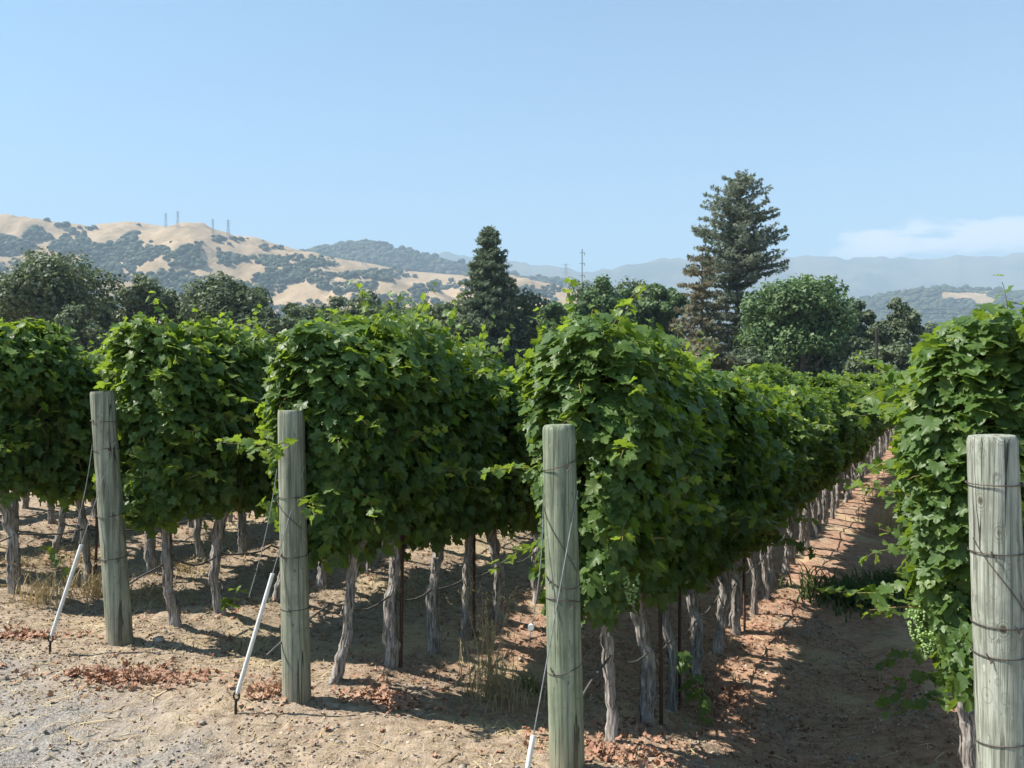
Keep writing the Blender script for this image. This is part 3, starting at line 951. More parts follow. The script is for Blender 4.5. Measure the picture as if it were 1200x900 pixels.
def place_leaves(mb, pos, nrm, tip, size, tint, rg, lo=False):
    rot = frames(nrm, tip)
    n = len(pos)
    pick = rg.integers(0, 6, n)
    for k in range(6):
        mk = pick == k
        if mk.any():
            T_ = (LEAVES_LO if lo else LEAVES)[k]
            mb.inst(T_[0], T_[1], pos[mk], rot[mk], size[mk], tint[mk])


def shoot(mb, cane, p0, d0, L, rg, bend=(0, 0, -0.35), size=(0.045, 0.09), step=0.033, young=0.75, r=0.005):
    """a cane with leaves set alternately along it, smaller and yellower towards its tip"""
    n = max(4, int(L / step))
    p, d_ = np.array(p0, float), unit(np.array(d0, float))
    pts = [p.copy()]
    for i in range(n):
        d_ = unit(d_ + np.array(bend) * step + rg.normal(size=3) * 0.09)
        p = p + d_ * step
        pts.append(p.copy())
    pts = np.array(pts)
    cane.tube(pts, np.linspace(r, r * 0.35, len(pts)), 5, attr=rg.uniform(0.1, 0.9), cap=False)
    k = np.arange(1, n + 1)
    u = k / n
    sd = unit(np.cross(d0, [0.3, 0.2, 1.0]))
    off = np.where(k % 2 == 0, 1, -1)[:, None] * sd[None] + rg.normal(size=(n, 3)) * 0.6
    off /= np.linalg.norm(off, axis=1)[:, None]
    sz = size[1] + (size[0] - size[1]) * u ** 1.3
    pos = pts[1:] + off * (0.02 + 0.33 * sz)[:, None]
    nr = np.array([0, 0, 0.9]) + off * 0.5 + rg.normal(size=(n, 3)) * 0.45
    tp = off + np.array([0, 0, -0.55]) + rg.normal(size=(n, 3)) * 0.25
    tint = np.clip(0.35 + (young - 0.35) * u + rg.normal(size=n) * 0.09, 0, 1)
    place_leaves(mb, pos, nr, tp, sz * rg.uniform(0.85, 1.15, n), tint, rg)


def canopy(seed, n_side=980, n_in=560, length=0.80, extra=None, top=2.48, bottom=1.02, end=None, shoots=10, wide=0.33, lat=3, tall=0.0):
    """leaf wall of one vine. local x across the row, y along it, z up from the soil"""
    rg = np.random.default_rng(seed)
    mb, cane = MB(), MB()
    H = top - bottom
    prof = lambda u: np.interp(u, [0, 0.06, 0.2, 0.45, 0.7, 0.9, 1.0], [0.32, 0.46, 0.68, 0.86, 1.06, 0.86, 0.30]) * wide
    for side in (-1, 1):
        n = n_side
        u = rg.uniform(0, 1, n) ** 0.9
        y = rg.uniform(-length / 2, length / 2, n)
        lump = 0.22 * vnoise(y * 4.5 + 31, u * 8 + seed * 3.7 + side, seed) + 0.20 * vnoise(y * 2.2, u * 3.5 + side * 9, seed + 5)
        x = side * (prof(u) + lump - 0.10 * rg.uniform(0, 1, n) ** 2 + 0.025 * rg.normal(size=n))
        z = bottom + H * u + 0.05 * rg.normal(size=n) + np.where(u < 0.08, -0.07 * rg.uniform(0, 1, n), 0)
        if end is not None:
            y = rg.uniform(end, length / 2, n)
        nr = np.stack([side * np.full(n, 0.85), np.zeros(n), 0.40 + 1.0 * u], -1) + rg.normal(size=(n, 3)) * np.array([0.55, 0.75, 0.55])
        tp = np.stack([side * np.full(n, 0.35), np.zeros(n), np.full(n, -1.0)], -1) + rg.normal(size=(n, 3)) * np.array([0.45, 0.75, 0.45])
        tint = np.clip(0.26 + 0.42 * u ** 1.4 + 0.18 * rg.normal(size=n), 0, 1)  # young leaves paler upward; brightness of the sunlit tops also put into the tint
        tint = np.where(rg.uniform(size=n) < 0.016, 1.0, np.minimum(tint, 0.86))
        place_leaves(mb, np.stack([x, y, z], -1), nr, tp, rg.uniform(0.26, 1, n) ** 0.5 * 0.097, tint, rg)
    n = n_in
    u = rg.uniform(0.02, 1, n)
    x = rg.uniform(-0.8, 0.8, n) * prof(u)
    pos = np.stack([x, rg.uniform(-length / 2 if end is None else end, length / 2, n), bottom + H * u], -1)
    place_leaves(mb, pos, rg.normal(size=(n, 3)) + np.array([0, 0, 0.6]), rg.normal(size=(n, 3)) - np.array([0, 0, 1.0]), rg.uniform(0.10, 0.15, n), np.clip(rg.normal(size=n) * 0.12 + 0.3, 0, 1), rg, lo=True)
    # crown of the wall
    n = n_side // 3
    x = rg.uniform(-1, 1, n) * wide * 0.72
    y = rg.uniform(-length / 2 if end is None else end, length / 2, n)
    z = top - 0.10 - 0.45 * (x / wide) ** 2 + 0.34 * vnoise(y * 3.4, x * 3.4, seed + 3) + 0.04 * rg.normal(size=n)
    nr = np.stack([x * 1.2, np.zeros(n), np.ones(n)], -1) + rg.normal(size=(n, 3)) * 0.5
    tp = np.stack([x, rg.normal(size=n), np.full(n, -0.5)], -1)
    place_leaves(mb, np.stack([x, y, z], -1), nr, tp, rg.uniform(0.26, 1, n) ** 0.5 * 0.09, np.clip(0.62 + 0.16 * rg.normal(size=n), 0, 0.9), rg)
    if end is not None:   # the leaf wall closes round the end of the row
        n = int(n_side * 1.0)
        u = rg.uniform(0, 1, n) ** 0.9
        x = rg.uniform(-1, 1, n) * prof(u)
        lump = 0.16 * vnoise(x * 5, u * 9, seed + 8)
        y = end + 0.08 - 0.20 * np.sqrt(np.clip(1 - (x / (prof(u) + 0.02)) ** 2, 0, 1)) * 0.8 + lump + 0.03 * rg.normal(size=n)
        z = bottom + H * u + 0.05 * rg.normal(size=n)
        nr = np.stack([x * 1.8, np.full(n, -0.75), 0.40 + 1.0 * u], -1) + rg.normal(size=(n, 3)) * 0.42
        tp = np.stack([x, np.full(n, -0.35), np.full(n, -1.0)], -1) + rg.normal(size=(n, 3)) * 0.4
        place_leaves(mb, np.stack([x, y, z], -1), nr, tp, rg.uniform(0.26, 1, n) ** 0.5 * 0.095, np.clip(0.42 + 0.16 * rg.normal(size=n), 0, 0.9), rg)
    for k in range(shoots):
        a = rg.uniform(-1, 1)
        kind = rg.uniform()
        if kind < 0.55:      # upright shoot out of the top
            shoot(mb, cane, (a * wide * 0.5, rg.uniform(-.5, .5) * length, top - 0.3), (a * 0.5, rg.normal() * 0.3, 1), rg.uniform(0.30, 0.52) + tall * 0.30 * rg.uniform() ** 2, rg, (a * 0.5, 0, -0.6))
        else:                # shoot arching out of a side
            sd = 1 if a > 0 else -1
            zz = rg.uniform(1.2, 2.4)
            shoot(mb, cane, (sd * wide * 0.75, rg.uniform(-.5, .5) * length, zz), (sd * 1.0, rg.normal() * 0.4, 0.5), rg.uniform(0.3, 0.5), rg, (0, 0, -1.9))
    # short leafy laterals that break up the face of the wall
    for k in range(lat):
        zz = rg.uniform(bottom + 0.15, top - 0.25)
        if end is not None and k % 2 == 0:
            x0_ = rg.uniform(-0.9, 0.9) * wide
            shoot(mb, cane, (x0_ * 0.8, end - 0.02, zz), (x0_ * 2.2, -1, rg.uniform(-0.2, 0.5)), rg.uniform(0.14, 0.30), rg, (0, 0, -2.6), young=0.65)
        else:
            sd = -1 if rg.uniform() < 0.6 else 1
            shoot(mb, cane, (sd * wide * 0.8, rg.uniform(-0.5, 0.5) * length if end is None else rg.uniform(end, 0.3), zz), (sd, rg.normal() * 0.5, rg.uniform(-0.2, 0.5)), rg.uniform(0.14, 0.30), rg, (0, 0, -2.6), young=0.65)
    for q in (extra or []):
        shoot(mb, cane, q[0], q[1], q[2], rg, q[3] if len(q) > 3 else (0, 0, -0.5), young=q[4] if len(q) > 4 else 0.75)
    for k in range(12):
        x0_, y0_ = rg.uniform(-.12, .12), rg.uniform(-.5 * length if end is None else end + 0.12, .5 * length)
        pts = [(x0_ * (1 + 1.6 * t_), y0_ + 0.05 * rg.normal(), 0.92 + t_ * 1.3) for t_ in np.linspace(0, 1, 6)]
        cane.tube(pts, np.linspace(0.007, 0.004, 6), 5, attr=rg.uniform(0.3, 1), cap=False)
    return mb, cane


def trunk_mesh(seed, hgt=0.95, r=0.055, lean=None):
    rg = np.random.default_rng(seed)
    b = MB()
    n = 26
    u = np.linspace(0, 1, n)
    ln = lean if lean is not None else rg.normal(size=2) * 0.085
    path = np.stack([ln[0] * u + 0.032 * np.sin(u * 6 + seed) * u, ln[1] * u + 0.022 * np.sin(u * 5 + 2 * seed), -0.06 + u * (hgt + 0.06)], -1)
    path += np.cumsum(rg.normal(size=(n, 3)) * np.array([0.006, 0.006, 0]), 0)
    rad = r * (1.0 + 0.45 * np.exp(-u * 12) + 0.25 * np.exp(-((u - 1) / 0.16) ** 2) + 0.10 * np.sin(u * 9 + seed) + 0.08 * rg.normal(size=n))
    ph = rg.uniform(0, 6, 4)
    ridge_f = lambda uu, ang: 1 + 0.14 * np.sin(3 * ang + ph[0] + 3.0 * uu) + 0.12 * np.sin(7 * ang + ph[1] - 4 * uu) + 0.08 * np.sin(11 * ang + ph[2] + 5 * uu)
    b.tube(path, rad, 26, wob=0.07, seed=seed, ridge=ridge_f)
    # loose strips of shaggy bark
    for k in range(34):
        a = rg.uniform(0, 2 * np.pi)
        i0 = rg.integers(0, n - 7)
        m_ = rg.integers(4, 7)
        seg = path[i0:i0 + m_]
        rr = rad[i0:i0 + m_] * 1.08
        lift = np.linspace(0, 1, m_)
        lift = np.where(rg.uniform() < 0.5, lift, lift[::-1]) ** 2 * rg.uniform(0.004, 0.022)
        aa = a + np.linspace(0, 1, m_) * rg.normal() * 0.3
        wd = rg.uniform(0.08, 0.20)
        p1 = seg + ((rr + lift) * np.cos(aa - wd))[:, None] * np.array([1, 0, 0]) + ((rr + lift) * np.sin(aa - wd))[:, None] * np.array([0, 1, 0])
        p2 = seg + ((rr + lift) * np.cos(aa + wd))[:, None] * np.array([1, 0, 0]) + ((rr + lift) * np.sin(aa + wd))[:, None] * np.array([0, 1, 0])
        b.add(np.vstack([p1, p2]), [(i, m_ + i, m_ + i + 1, i + 1) for i in range(m_ - 1)])
    c = MB()
    top = path[-1]
    for sgn in (-1, 1):
        pts = [top + np.array([0.004 * rg.normal(), sgn * t_ * 0.42, 0.0 + 0.06 * math.sin(t_ * 3) + 0.008 * rg.normal()]) for t_ in np.linspace(0, 1, 9)]
        c.tube(pts, np.linspace(r * 0.75, r * 0.32, 9), 10, wob=0.14, seed=seed + sgn)
        for q in (3, 6, 8):
            c.tube([pts[q], pts[q] + np.array([rg.normal() * .02, 0.01, 0.05]), pts[q] + np.array([rg.normal() * .03, 0.02, 0.10])], [r * .3, r * .22, r * .15], 7, wob=.1, seed=q)
    return b.mesh('trunk', False), c.mesh('cordon', True)


RZ = -math.atan2(ROWDIR[0], ROWDIR[1])      # local y points down the row
TRUNKS = [trunk_mesh(s + 60, 1.03, 0.033 + 0.005 * (s % 3)) for s in range(7)]
for t_, c_ in TRUNKS:
    t_.materials.append(M_VINEBARK); c_.materials.append(M_VINEBARK)


def finish_canopy(mb, cane):
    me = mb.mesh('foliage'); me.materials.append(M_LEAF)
    mc = cane.mesh('canes', True); mc.materials.append(M_CANE)
    return me, mc


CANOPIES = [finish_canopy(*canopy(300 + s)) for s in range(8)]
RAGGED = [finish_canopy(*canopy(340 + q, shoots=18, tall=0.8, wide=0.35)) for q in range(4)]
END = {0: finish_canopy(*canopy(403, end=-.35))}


def make_vine(x, y, ti, can, flip, scl, label, group, zs=1.0, name='grapevine'):
    z = float(ground_z(x, y, False))
    root = empty(name, (x, y, z - 0.01), RZ)
    tr = link('trunk', TRUNKS[ti][0], None, root)
    co = link('cordon', TRUNKS[ti][1], None, root)
    fo = link('foliage', can[0], None, root)
    ca = link('canes', can[1], None, fo)
    fr = math.pi if flip else 0.0
    fo.rotation_euler = (0, 0, fr)
    fo.scale = (scl, 1.0, zs)
    if can in CANOPIES + RAGGED:
        fo.location = (float(vnoise(x * 1.7, y * 1.7, 4)) * 0.16, 0, 0)
    tr.rotation_euler = (0, 0, fr * 1.0 + (0.7 if flip else 0))
    return tag(root, label, 'grapevine', group)


POSTNAME = {0: 'off the frame edge', 1: 'the leaning post', 2: 'the grey-green post', 3: 'the mossy green post', 4: 'the pale knotty post'}
ORD = ['first', 'second', 'third', 'fourth', 'fifth', 'sixth', 'seventh', 'eighth', 'ninth', 'tenth']
FIRST = {4: [4.55, 5.2], 3: [5.22, 5.92, 6.45, 7.1, 7.75, 8.45], 2: [5.80, 6.38, 6.92, 7.46, 8.05], 1: [6.88, 7.36, 7.95], 0: [7.78, 8.36], -1: [8.75], -2: [9.6], -3: [10.5]}
COUNT = {4: 44, 3: 62, 2: 56, 1: 48, 0: 38, -1: 26, -2: 16, -3: 10}
NEARN = {4: 2, 3: 8, 2: 6, 1: 3, 0: 2, -1: 0, -2: 0, -3: 0}

# canopies of the vines that stand at the row ends, with their own long shoots
C3 = finish_canopy(*canopy(404, end=-.42, n_side=1040, lat=16, tall=1.0, wide=0.38, top=2.62, bottom=0.94, shoots=9, extra=[
    ((-0.15, -0.25, 2.40), (-0.15, 0.1, 1), 0.62, (0.1, 0, -0.1), 0.8), ((-0.08, -0.2, 2.35), (-0.05, 0.2, 1), 0.5, (0.1, 0, -0.2), 0.8), ((-0.22, -0.3, 2.35), (-0.3, 0.1, 1), 0.45, (0.1, 0, -0.4), 0.75), ((-0.1, -0.35, 2.35), (0.05, -0.2, 1), 0.42, (0.1, 0, -0.4), 0.75), ((0.0, -0.15, 2.5), (0.2, 0.2, 1), 0.50, (0.2, 0, -0.8), 0.8),
    ((-0.38, -0.35, 1.75), (-1, -0.3, 0.5), 0.35, (0, 0, -2.2), 0.8), ((0.28, -0.45, 1.9), (0.45, -0.8, 0.6), 0.42, (0, 0, -2.6), 0.75),
    ((0.25, -0.45, 1.5), (0.5, -0.8, 0.3), 0.35, (0, 0, -2.6), 0.7), ((-0.3, -0.3, 1.3), (-0.6, -0.6, 0.0), 0.40, (0, 0, -2.4), 0.7)]))
C3b = finish_canopy(*canopy(405, n_side=860, wide=0.36, top=2.64, shoots=9, extra=[((0.05, 0.2, 2.5), (0.3, -0.3, 1), 0.45, (0.5, 0, -0.7), 0.7), ((0.1, -0.2, 2.5), (0.5, 0.3, 1), 0.5, (0.6, 0, -0.9), 0.7)]))
C2 = finish_canopy(*canopy(407, end=-.20, n_side=980, lat=16, tall=1.0, wide=0.37, bottom=0.94, shoots=8, extra=[
    ((0.10, -0.50, 1.75), (0.15, -1, 0.35), 0.38, (0, 0, -1.6), 0.85), ((0.22, -0.42, 1.35), (0.4, -0.6, 0.2), 0.4, (0, 0, -2.4), 0.7), ((-0.3, -0.35, 1.7), (-1, -0.5, 0.4), 0.35, (0, 0, -1.8), 0.75)]))
C1 = finish_canopy(*canopy(409, end=-.34, n_side=980, lat=16, tall=1.0, wide=0.37, bottom=0.94, shoots=8, extra=[((0.35, 0.1, 1.9), (1, -0.3, 0.3), 0.45, (0, 0, -1.2), 0.85)]))
C4 = finish_canopy(*canopy(411, end=-.62, n_side=1350, lat=12, shoots=10, top=2.66, bottom=0.92, wide=0.34, extra=[
    ((-0.25, 0.2, 2.3), (-1, 0.3, 0.7), 0.55, (0, 0, -0.8), 0.85), ((-0.28, -0.1, 2.2), (-1, 0.1, 0.7), 0.40, (0, 0, -0.8), 0.85), ((-0.42, -0.2, 1.2), (-1, -0.2, 0.1), 0.40, (0, 0, -1.6), 0.8),
    ((-0.3, 0.0, 1.1), (-1, 0, 0.0), 0.28, (0, 0, -1.6), 0.85), ((0.15, -0.3, 2.4), (0.2, -0.1, 1), 0.42, (0, 0, -0.5), 0.6), ((0.25, -0.3, 2.3), (0.4, -0.1, 1), 0.45, (0, 0, -0.5), 0.6), ((0.22, -0.1, 2.35), (0.3, 0.2, 1), 0.45, (0, 0, -0.5), 0.6), ((0.28, -0.5, 2.2), (0.3, -0.2, 1), 0.5, (0, 0, -0.5), 0.6), ((0.10, -0.55, 2.3), (0.10, -0.1, 1), 0.62, (0, 0, -0.2), 0.6), ((0.16, -0.45, 2.3), (0.12, 0.0, 1), 0.58, (0, 0, -0.2), 0.6), ((0.22, -0.60, 2.2), (0.1, -0.1, 1), 0.70, (0, 0, -0.2), 0.6), ((0.06, -0.4, 2.35), (0.1, 0.0, 1), 0.45, (0, 0, -0.2), 0.6), ((0.26, -0.5, 2.1), (0.1, -0.1, 1), 0.75, (0, 0, -0.2), 0.6), ((0.18, -0.25, 2.3), (0.1, 0.1, 1), 0.5, (0, 0, -0.2), 0.6), ((0.28, -0.35, 2.1), (0.1, 0.0, 1), 0.7, (0, 0, -0.2), 0.6), ((0.14, -0.65, 2.2), (0.1, -0.15, 1), 0.6, (0, 0, -0.2), 0.6)]))
C4b = finish_canopy(*canopy(412, n_side=860, shoots=9, bottom=0.80, wide=0.37, extra=[
    ((-0.22, 0.2, 2.35), (-1, 0.3, 0.9), 0.50, (0, 0, -0.8), 0.9), ((-0.3, 0.1, 1.0), (-1, 0.3, -0.1), 0.35, (0, 0, -1.2), 0.8)]))
SPECIAL = {(3, 0): C3, (3, 1): C3b, (2, 0): C2, (1, 0): C1, (4, 0): C4, (4, 1): C4b}

HOSE_PTS = {}
VINE = {}
rg = np.random.default_rng(77)
for row in (4, 3, 2, 1, 0, -1, -2, -3):
    P0 = np.array(POST[row])
    ds = list(FIRST[row])
    while len(ds) < COUNT[row]:
        ds.append(ds[-1] + 0.62 + rg.uniform(-0.04, 0.04))
    pts = []
    for k, d_ in enumerate(ds):
        x = P0[0] + 0.529 * (d_ - P0[1]) + rg.normal() * 0.025
        y = d_
        near = k < NEARN[row]
        if near:
            if row == 0:
                lab = ('grey-trunked grapevine at the frame edge' if k == 0 else 'grey-trunked grapevine behind the first white anchor sleeve and dry grass')
            else:
                lab = f'grapevine with grey shaggy trunk, {ORD[k]} in line behind {POSTNAME[row]}'
            grp = 'grapevines in the vineyard rows'
        else:
            where = {4: 'farther back in the row behind the pale knotty post', 3: 'farther back in the row behind the mossy green post',
                     2: 'farther back in the row behind the grey-green post', 1: 'farther back in the row behind the leaning post',
                     0: 'farther back in the row before the leaning post\'s row', -1: 'deep in the rows behind the leaning post', -2: 'deep in the rows behind the leaning post', -3: 'deep in the rows behind the leaning post'}[row]
            if row == 0:
                where = 'farther back in the row at the frame edge'
            lab = 'leafy green grapevine ' + where
            grp = 'grapevines in the vineyard rows'
        can = SPECIAL.get((row, k))
        if can is None:
            can = END[0] if k == 0 else (RAGGED[int(rg.integers(0, 4))] if (k < 5 and 0 <= row <= 3) else CANOPIES[int(rg.integers(0, 8))])
            flip = k != 0 and rg.uniform() < 0.5
        else:
            flip = False
        gz0 = float(ground_z(x, y, False))
        zsc = ((2.56 if k < 4 and row < 4 else 2.43) - 0.55 * gz0 + (0.30 * gz0 if k < 4 else 0)) / 2.48 + (0.06 if row == 3 and k < 4 else 0) + 0.05 * rg.normal() if can in CANOPIES + RAGGED else 1.0
        VINE[(row, k)] = make_vine(x, y, int(rg.integers(0, 7)), can, flip, 1 + 0.05 * rg.normal() if can in CANOPIES + RAGGED else 1.0, lab, grp, zsc)
        pts.append((x, y, float(ground_z(x, y, False))))
    HOSE_PTS[row] = pts

# suckers trailing from the mossy post's row and grape bunches (parts of their vines)
def sucker(vine, items, seed):
    rg = np.random.default_rng(seed)
    for q in items:
        mb = MB()
        shoot(mb, mb, q[0], q[1], q[2], rg, q[3], size=(0.055, 0.10), step=0.038, young=q[4])
        mb.build('sucker_shoot', M_LEAF, vine)


sucker(VINE[(3, 2)], [((0.05, 0, 0.45), (0.7, -0.5, -0.2), 0.55, (0.3, -0.4, -2.0), 0.55), ((0.12, 0, 0.25), (0.9, -0.6, -0.3), 0.40, (0.3, 0, -1.0), 0.6)], 3)
sucker(VINE[(3, 5)], [((0.3, 0, 0.95), (1, 0.2, 0.1), 0.55, (0, 0, -0.9), 0.45), ((0.25, 0.1, 1.0), (1, -0.2, 0.0), 0.5, (0, 0, -0.9), 0.4)], 4)
sucker(VINE[(3, 3)], [((0.0, 0, 0.8), (0.3, -0.7, 0.5), 0.25, (0, 0, -1), 0.7)], 14)
sucker(VINE[(0, 1)], [((-0.05, -0.1, 0.1), (-0.4, -0.4, 1), 0.45, (0, 0, -0.3), 0.85)], 5)
sucker(VINE[(1, 1)], [((0.08, 0, 0.1), (0.4, -0.2, 0.8), 0.25, (0, 0, -0.6), 0.7)], 6)
sucker(VINE[(4, 2)], [((-0.2, 0, 0.5), (-1, 0, -0.2), 0.55, (0, 0, -0.9), 0.5), ((-0.2, 0.2, 0.6), (-1, 0.3, 0), 0.6, (0, 0, -1.0), 0.5), ((-0.1, -0.2, 0.4), (-1, -0.3, 0), 0.5, (0, 0, -0.8), 0.5)], 7)


def grapes(vine, loc, seed, n=60, L=0.17):
    rg = np.random.default_rng(seed)
    b = MB()
    import bmesh
    bm = bmesh.new(); bmesh.ops.create_icosphere(bm, subdivisions=2, radius=1.0)
    v = np.array([q.co for q in bm.verts]); f = np.array([[q.index for q in fc.verts] for fc in bm.faces]); bm.free()
    u = rg.uniform(0, 1, n)
    r_ = 0.042 * (1 - u) ** 0.6 + 0.006
    a = rg.uniform(0, 2 * np.pi, n)
    pos = np.stack([r_ * np.cos(a), r_ * np.sin(a), -u * L], -1) + np.array(loc)
    b.inst(v, f, pos, np.repeat(np.eye(3)[None], n, 0), rg.uniform(0.0058, 0.0088, n))
    b.build('grape_bunch', M_GRAPE, vine, smooth=True)


grapes(VINE[(4, 0)], (-0.30, -0.50, 1.22), 1, 95)
grapes(VINE[(4, 0)], (-0.24, -0.58, 1.14), 2, 80, 0.13)
grapes(VINE[(3, 0)], (0.30, -0.46, 1.2), 3)

# rusty stakes beside some trunks
for (row, k, lab) in ((3, 1, 'thin rusty stake by the second vine behind the mossy green post'), (3, 2, 'thin rusty stake by the third vine behind the mossy green post'),
                      (3, 5, 'thin rusty stake by the sixth vine behind the mossy green post'), (2, 1, 'thin rusty stake by the second vine behind the grey-green post'),
                      (2, 3, 'thin rusty stake by the fourth vine behind the grey-green post'), (0, 1, 'thin rusty stake by the vine behind the first white sleeve')):
    v = VINE[(row, k)]
    b = MB()
    zz = float(ground_z(v.location.x, v.location.y))
    for (u0, u1, v0, v1) in ((-0.014, 0.014, -0.0025, 0.0025), (-0.0025, 0.0025, 0.0026, 0.02)):   # T section
        q = [(u0, v0), (u1, v0), (u1, v1), (u0, v1)]
        b.add([(a_, c_, -0.1) for a_, c_ in q] + [(a_, c_, 1.5) for a_, c_ in q], [(0, 1, 5, 4), (1, 2, 6, 5), (2, 3, 7, 6), (3, 0, 4, 7), (4, 5, 6, 7)])
    o = b.build('vine_stake', M_STAKE)
    o.location = (v.location.x + 0.085, v.location.y + 0.05, zz)
    o.rotation_euler = (rg.normal() * 0.02, rg.normal() * 0.02, rg.uniform(0, 1))
    tag(o, lab, 'stake', 'metal stakes beside vines')

# drip hoses strung from trunk to trunk
for row in (4, 3, 2, 1, 0, -1, -2, -3):
    b = MB()
    pts = []
    V_ = HOSE_PTS[row][:48]
    rg = np.random.default_rng(900 + row)
    a0 = np.array(V_[0])
    pts.append(a0 + np.array([-0.30, -0.52, 0.36]))
    pts.append(a0 + np.array([-0.16, -0.28, 0.47]))
    for i in range(len(V_) - 1):
        p, q = np.array(V_[i]), np.array(V_[i + 1])
        off = np.array([0.0, 0.0, 0])
        h0, h1 = 0.55 + 0.03 * rg.normal(), 0.55
        sag = rg.uniform(0.02, 0.09)
        for t_ in np.linspace(0, 1, 6)[:-1]:
            pts.append(p + (q - p) * t_ + off * (1 - 0.4 * math.sin(math.pi * t_)) + np.array([0, 0, 0.55 - sag * math.sin(math.pi * t_) + 0.006 * rg.normal()]))
    b.tube(np.array(pts), 0.0085, 7)
    nm = {4: 'along the row behind the pale knotty post', 3: 'along the row behind the mossy green post', 2: 'along the row behind the grey-green post', 1: 'along the row behind the leaning post',
          0: 'along the row at the frame edge', -1: 'along the next row past the frame edge', -2: 'along a hidden row far past the leaning post', -3: 'along the farthest row past the leaning post'}[row]
    tag(b.build('drip_hose', M_HOSE, smooth=True), 'black drip hose strung trunk to trunk ' + nm, 'drip hose', 'drip hoses')

# ------------------------------------------------------------------ end posts
POSTS = [(1, 0.092, 1.95, (-0.068, 0.0), M_POST_GREY, 'greenish wooden end post leaning towards the white sleeve beside it', (1.72, 1.50, 1.0, 0.66)),
         (2, 0.092, 1.93, (-0.018, 0.0), M_POST_GREY, 'upright grey-green wooden end post with leaves lapping its top', (1.36, 0.98, 0.62)),
         (3, 0.092, 1.92, (-0.025, 0.0), M_POST_GREEN, 'mossy green wooden end post with a chamfered top before the vines', (1.70, 1.08, 0.95, 0.58)),
         (4, 0.105, 1.93, (-0.043, 0.0), M_POST_PALE, 'pale knotty wooden end post, thickest of the posts', (1.72, 1.42, 1.10, 0.97, 0.58))]


POST_AT = {**POST, 1: (-3.05, 6.36), 2: (-1.434, 5.44), 3: (0.307, 4.53), 4: (2.21, 3.63)}


def axis_pt(hgt, lean, z):
    return np.array([lean[0] * (z / hgt), lean[1] * (z / hgt), z])


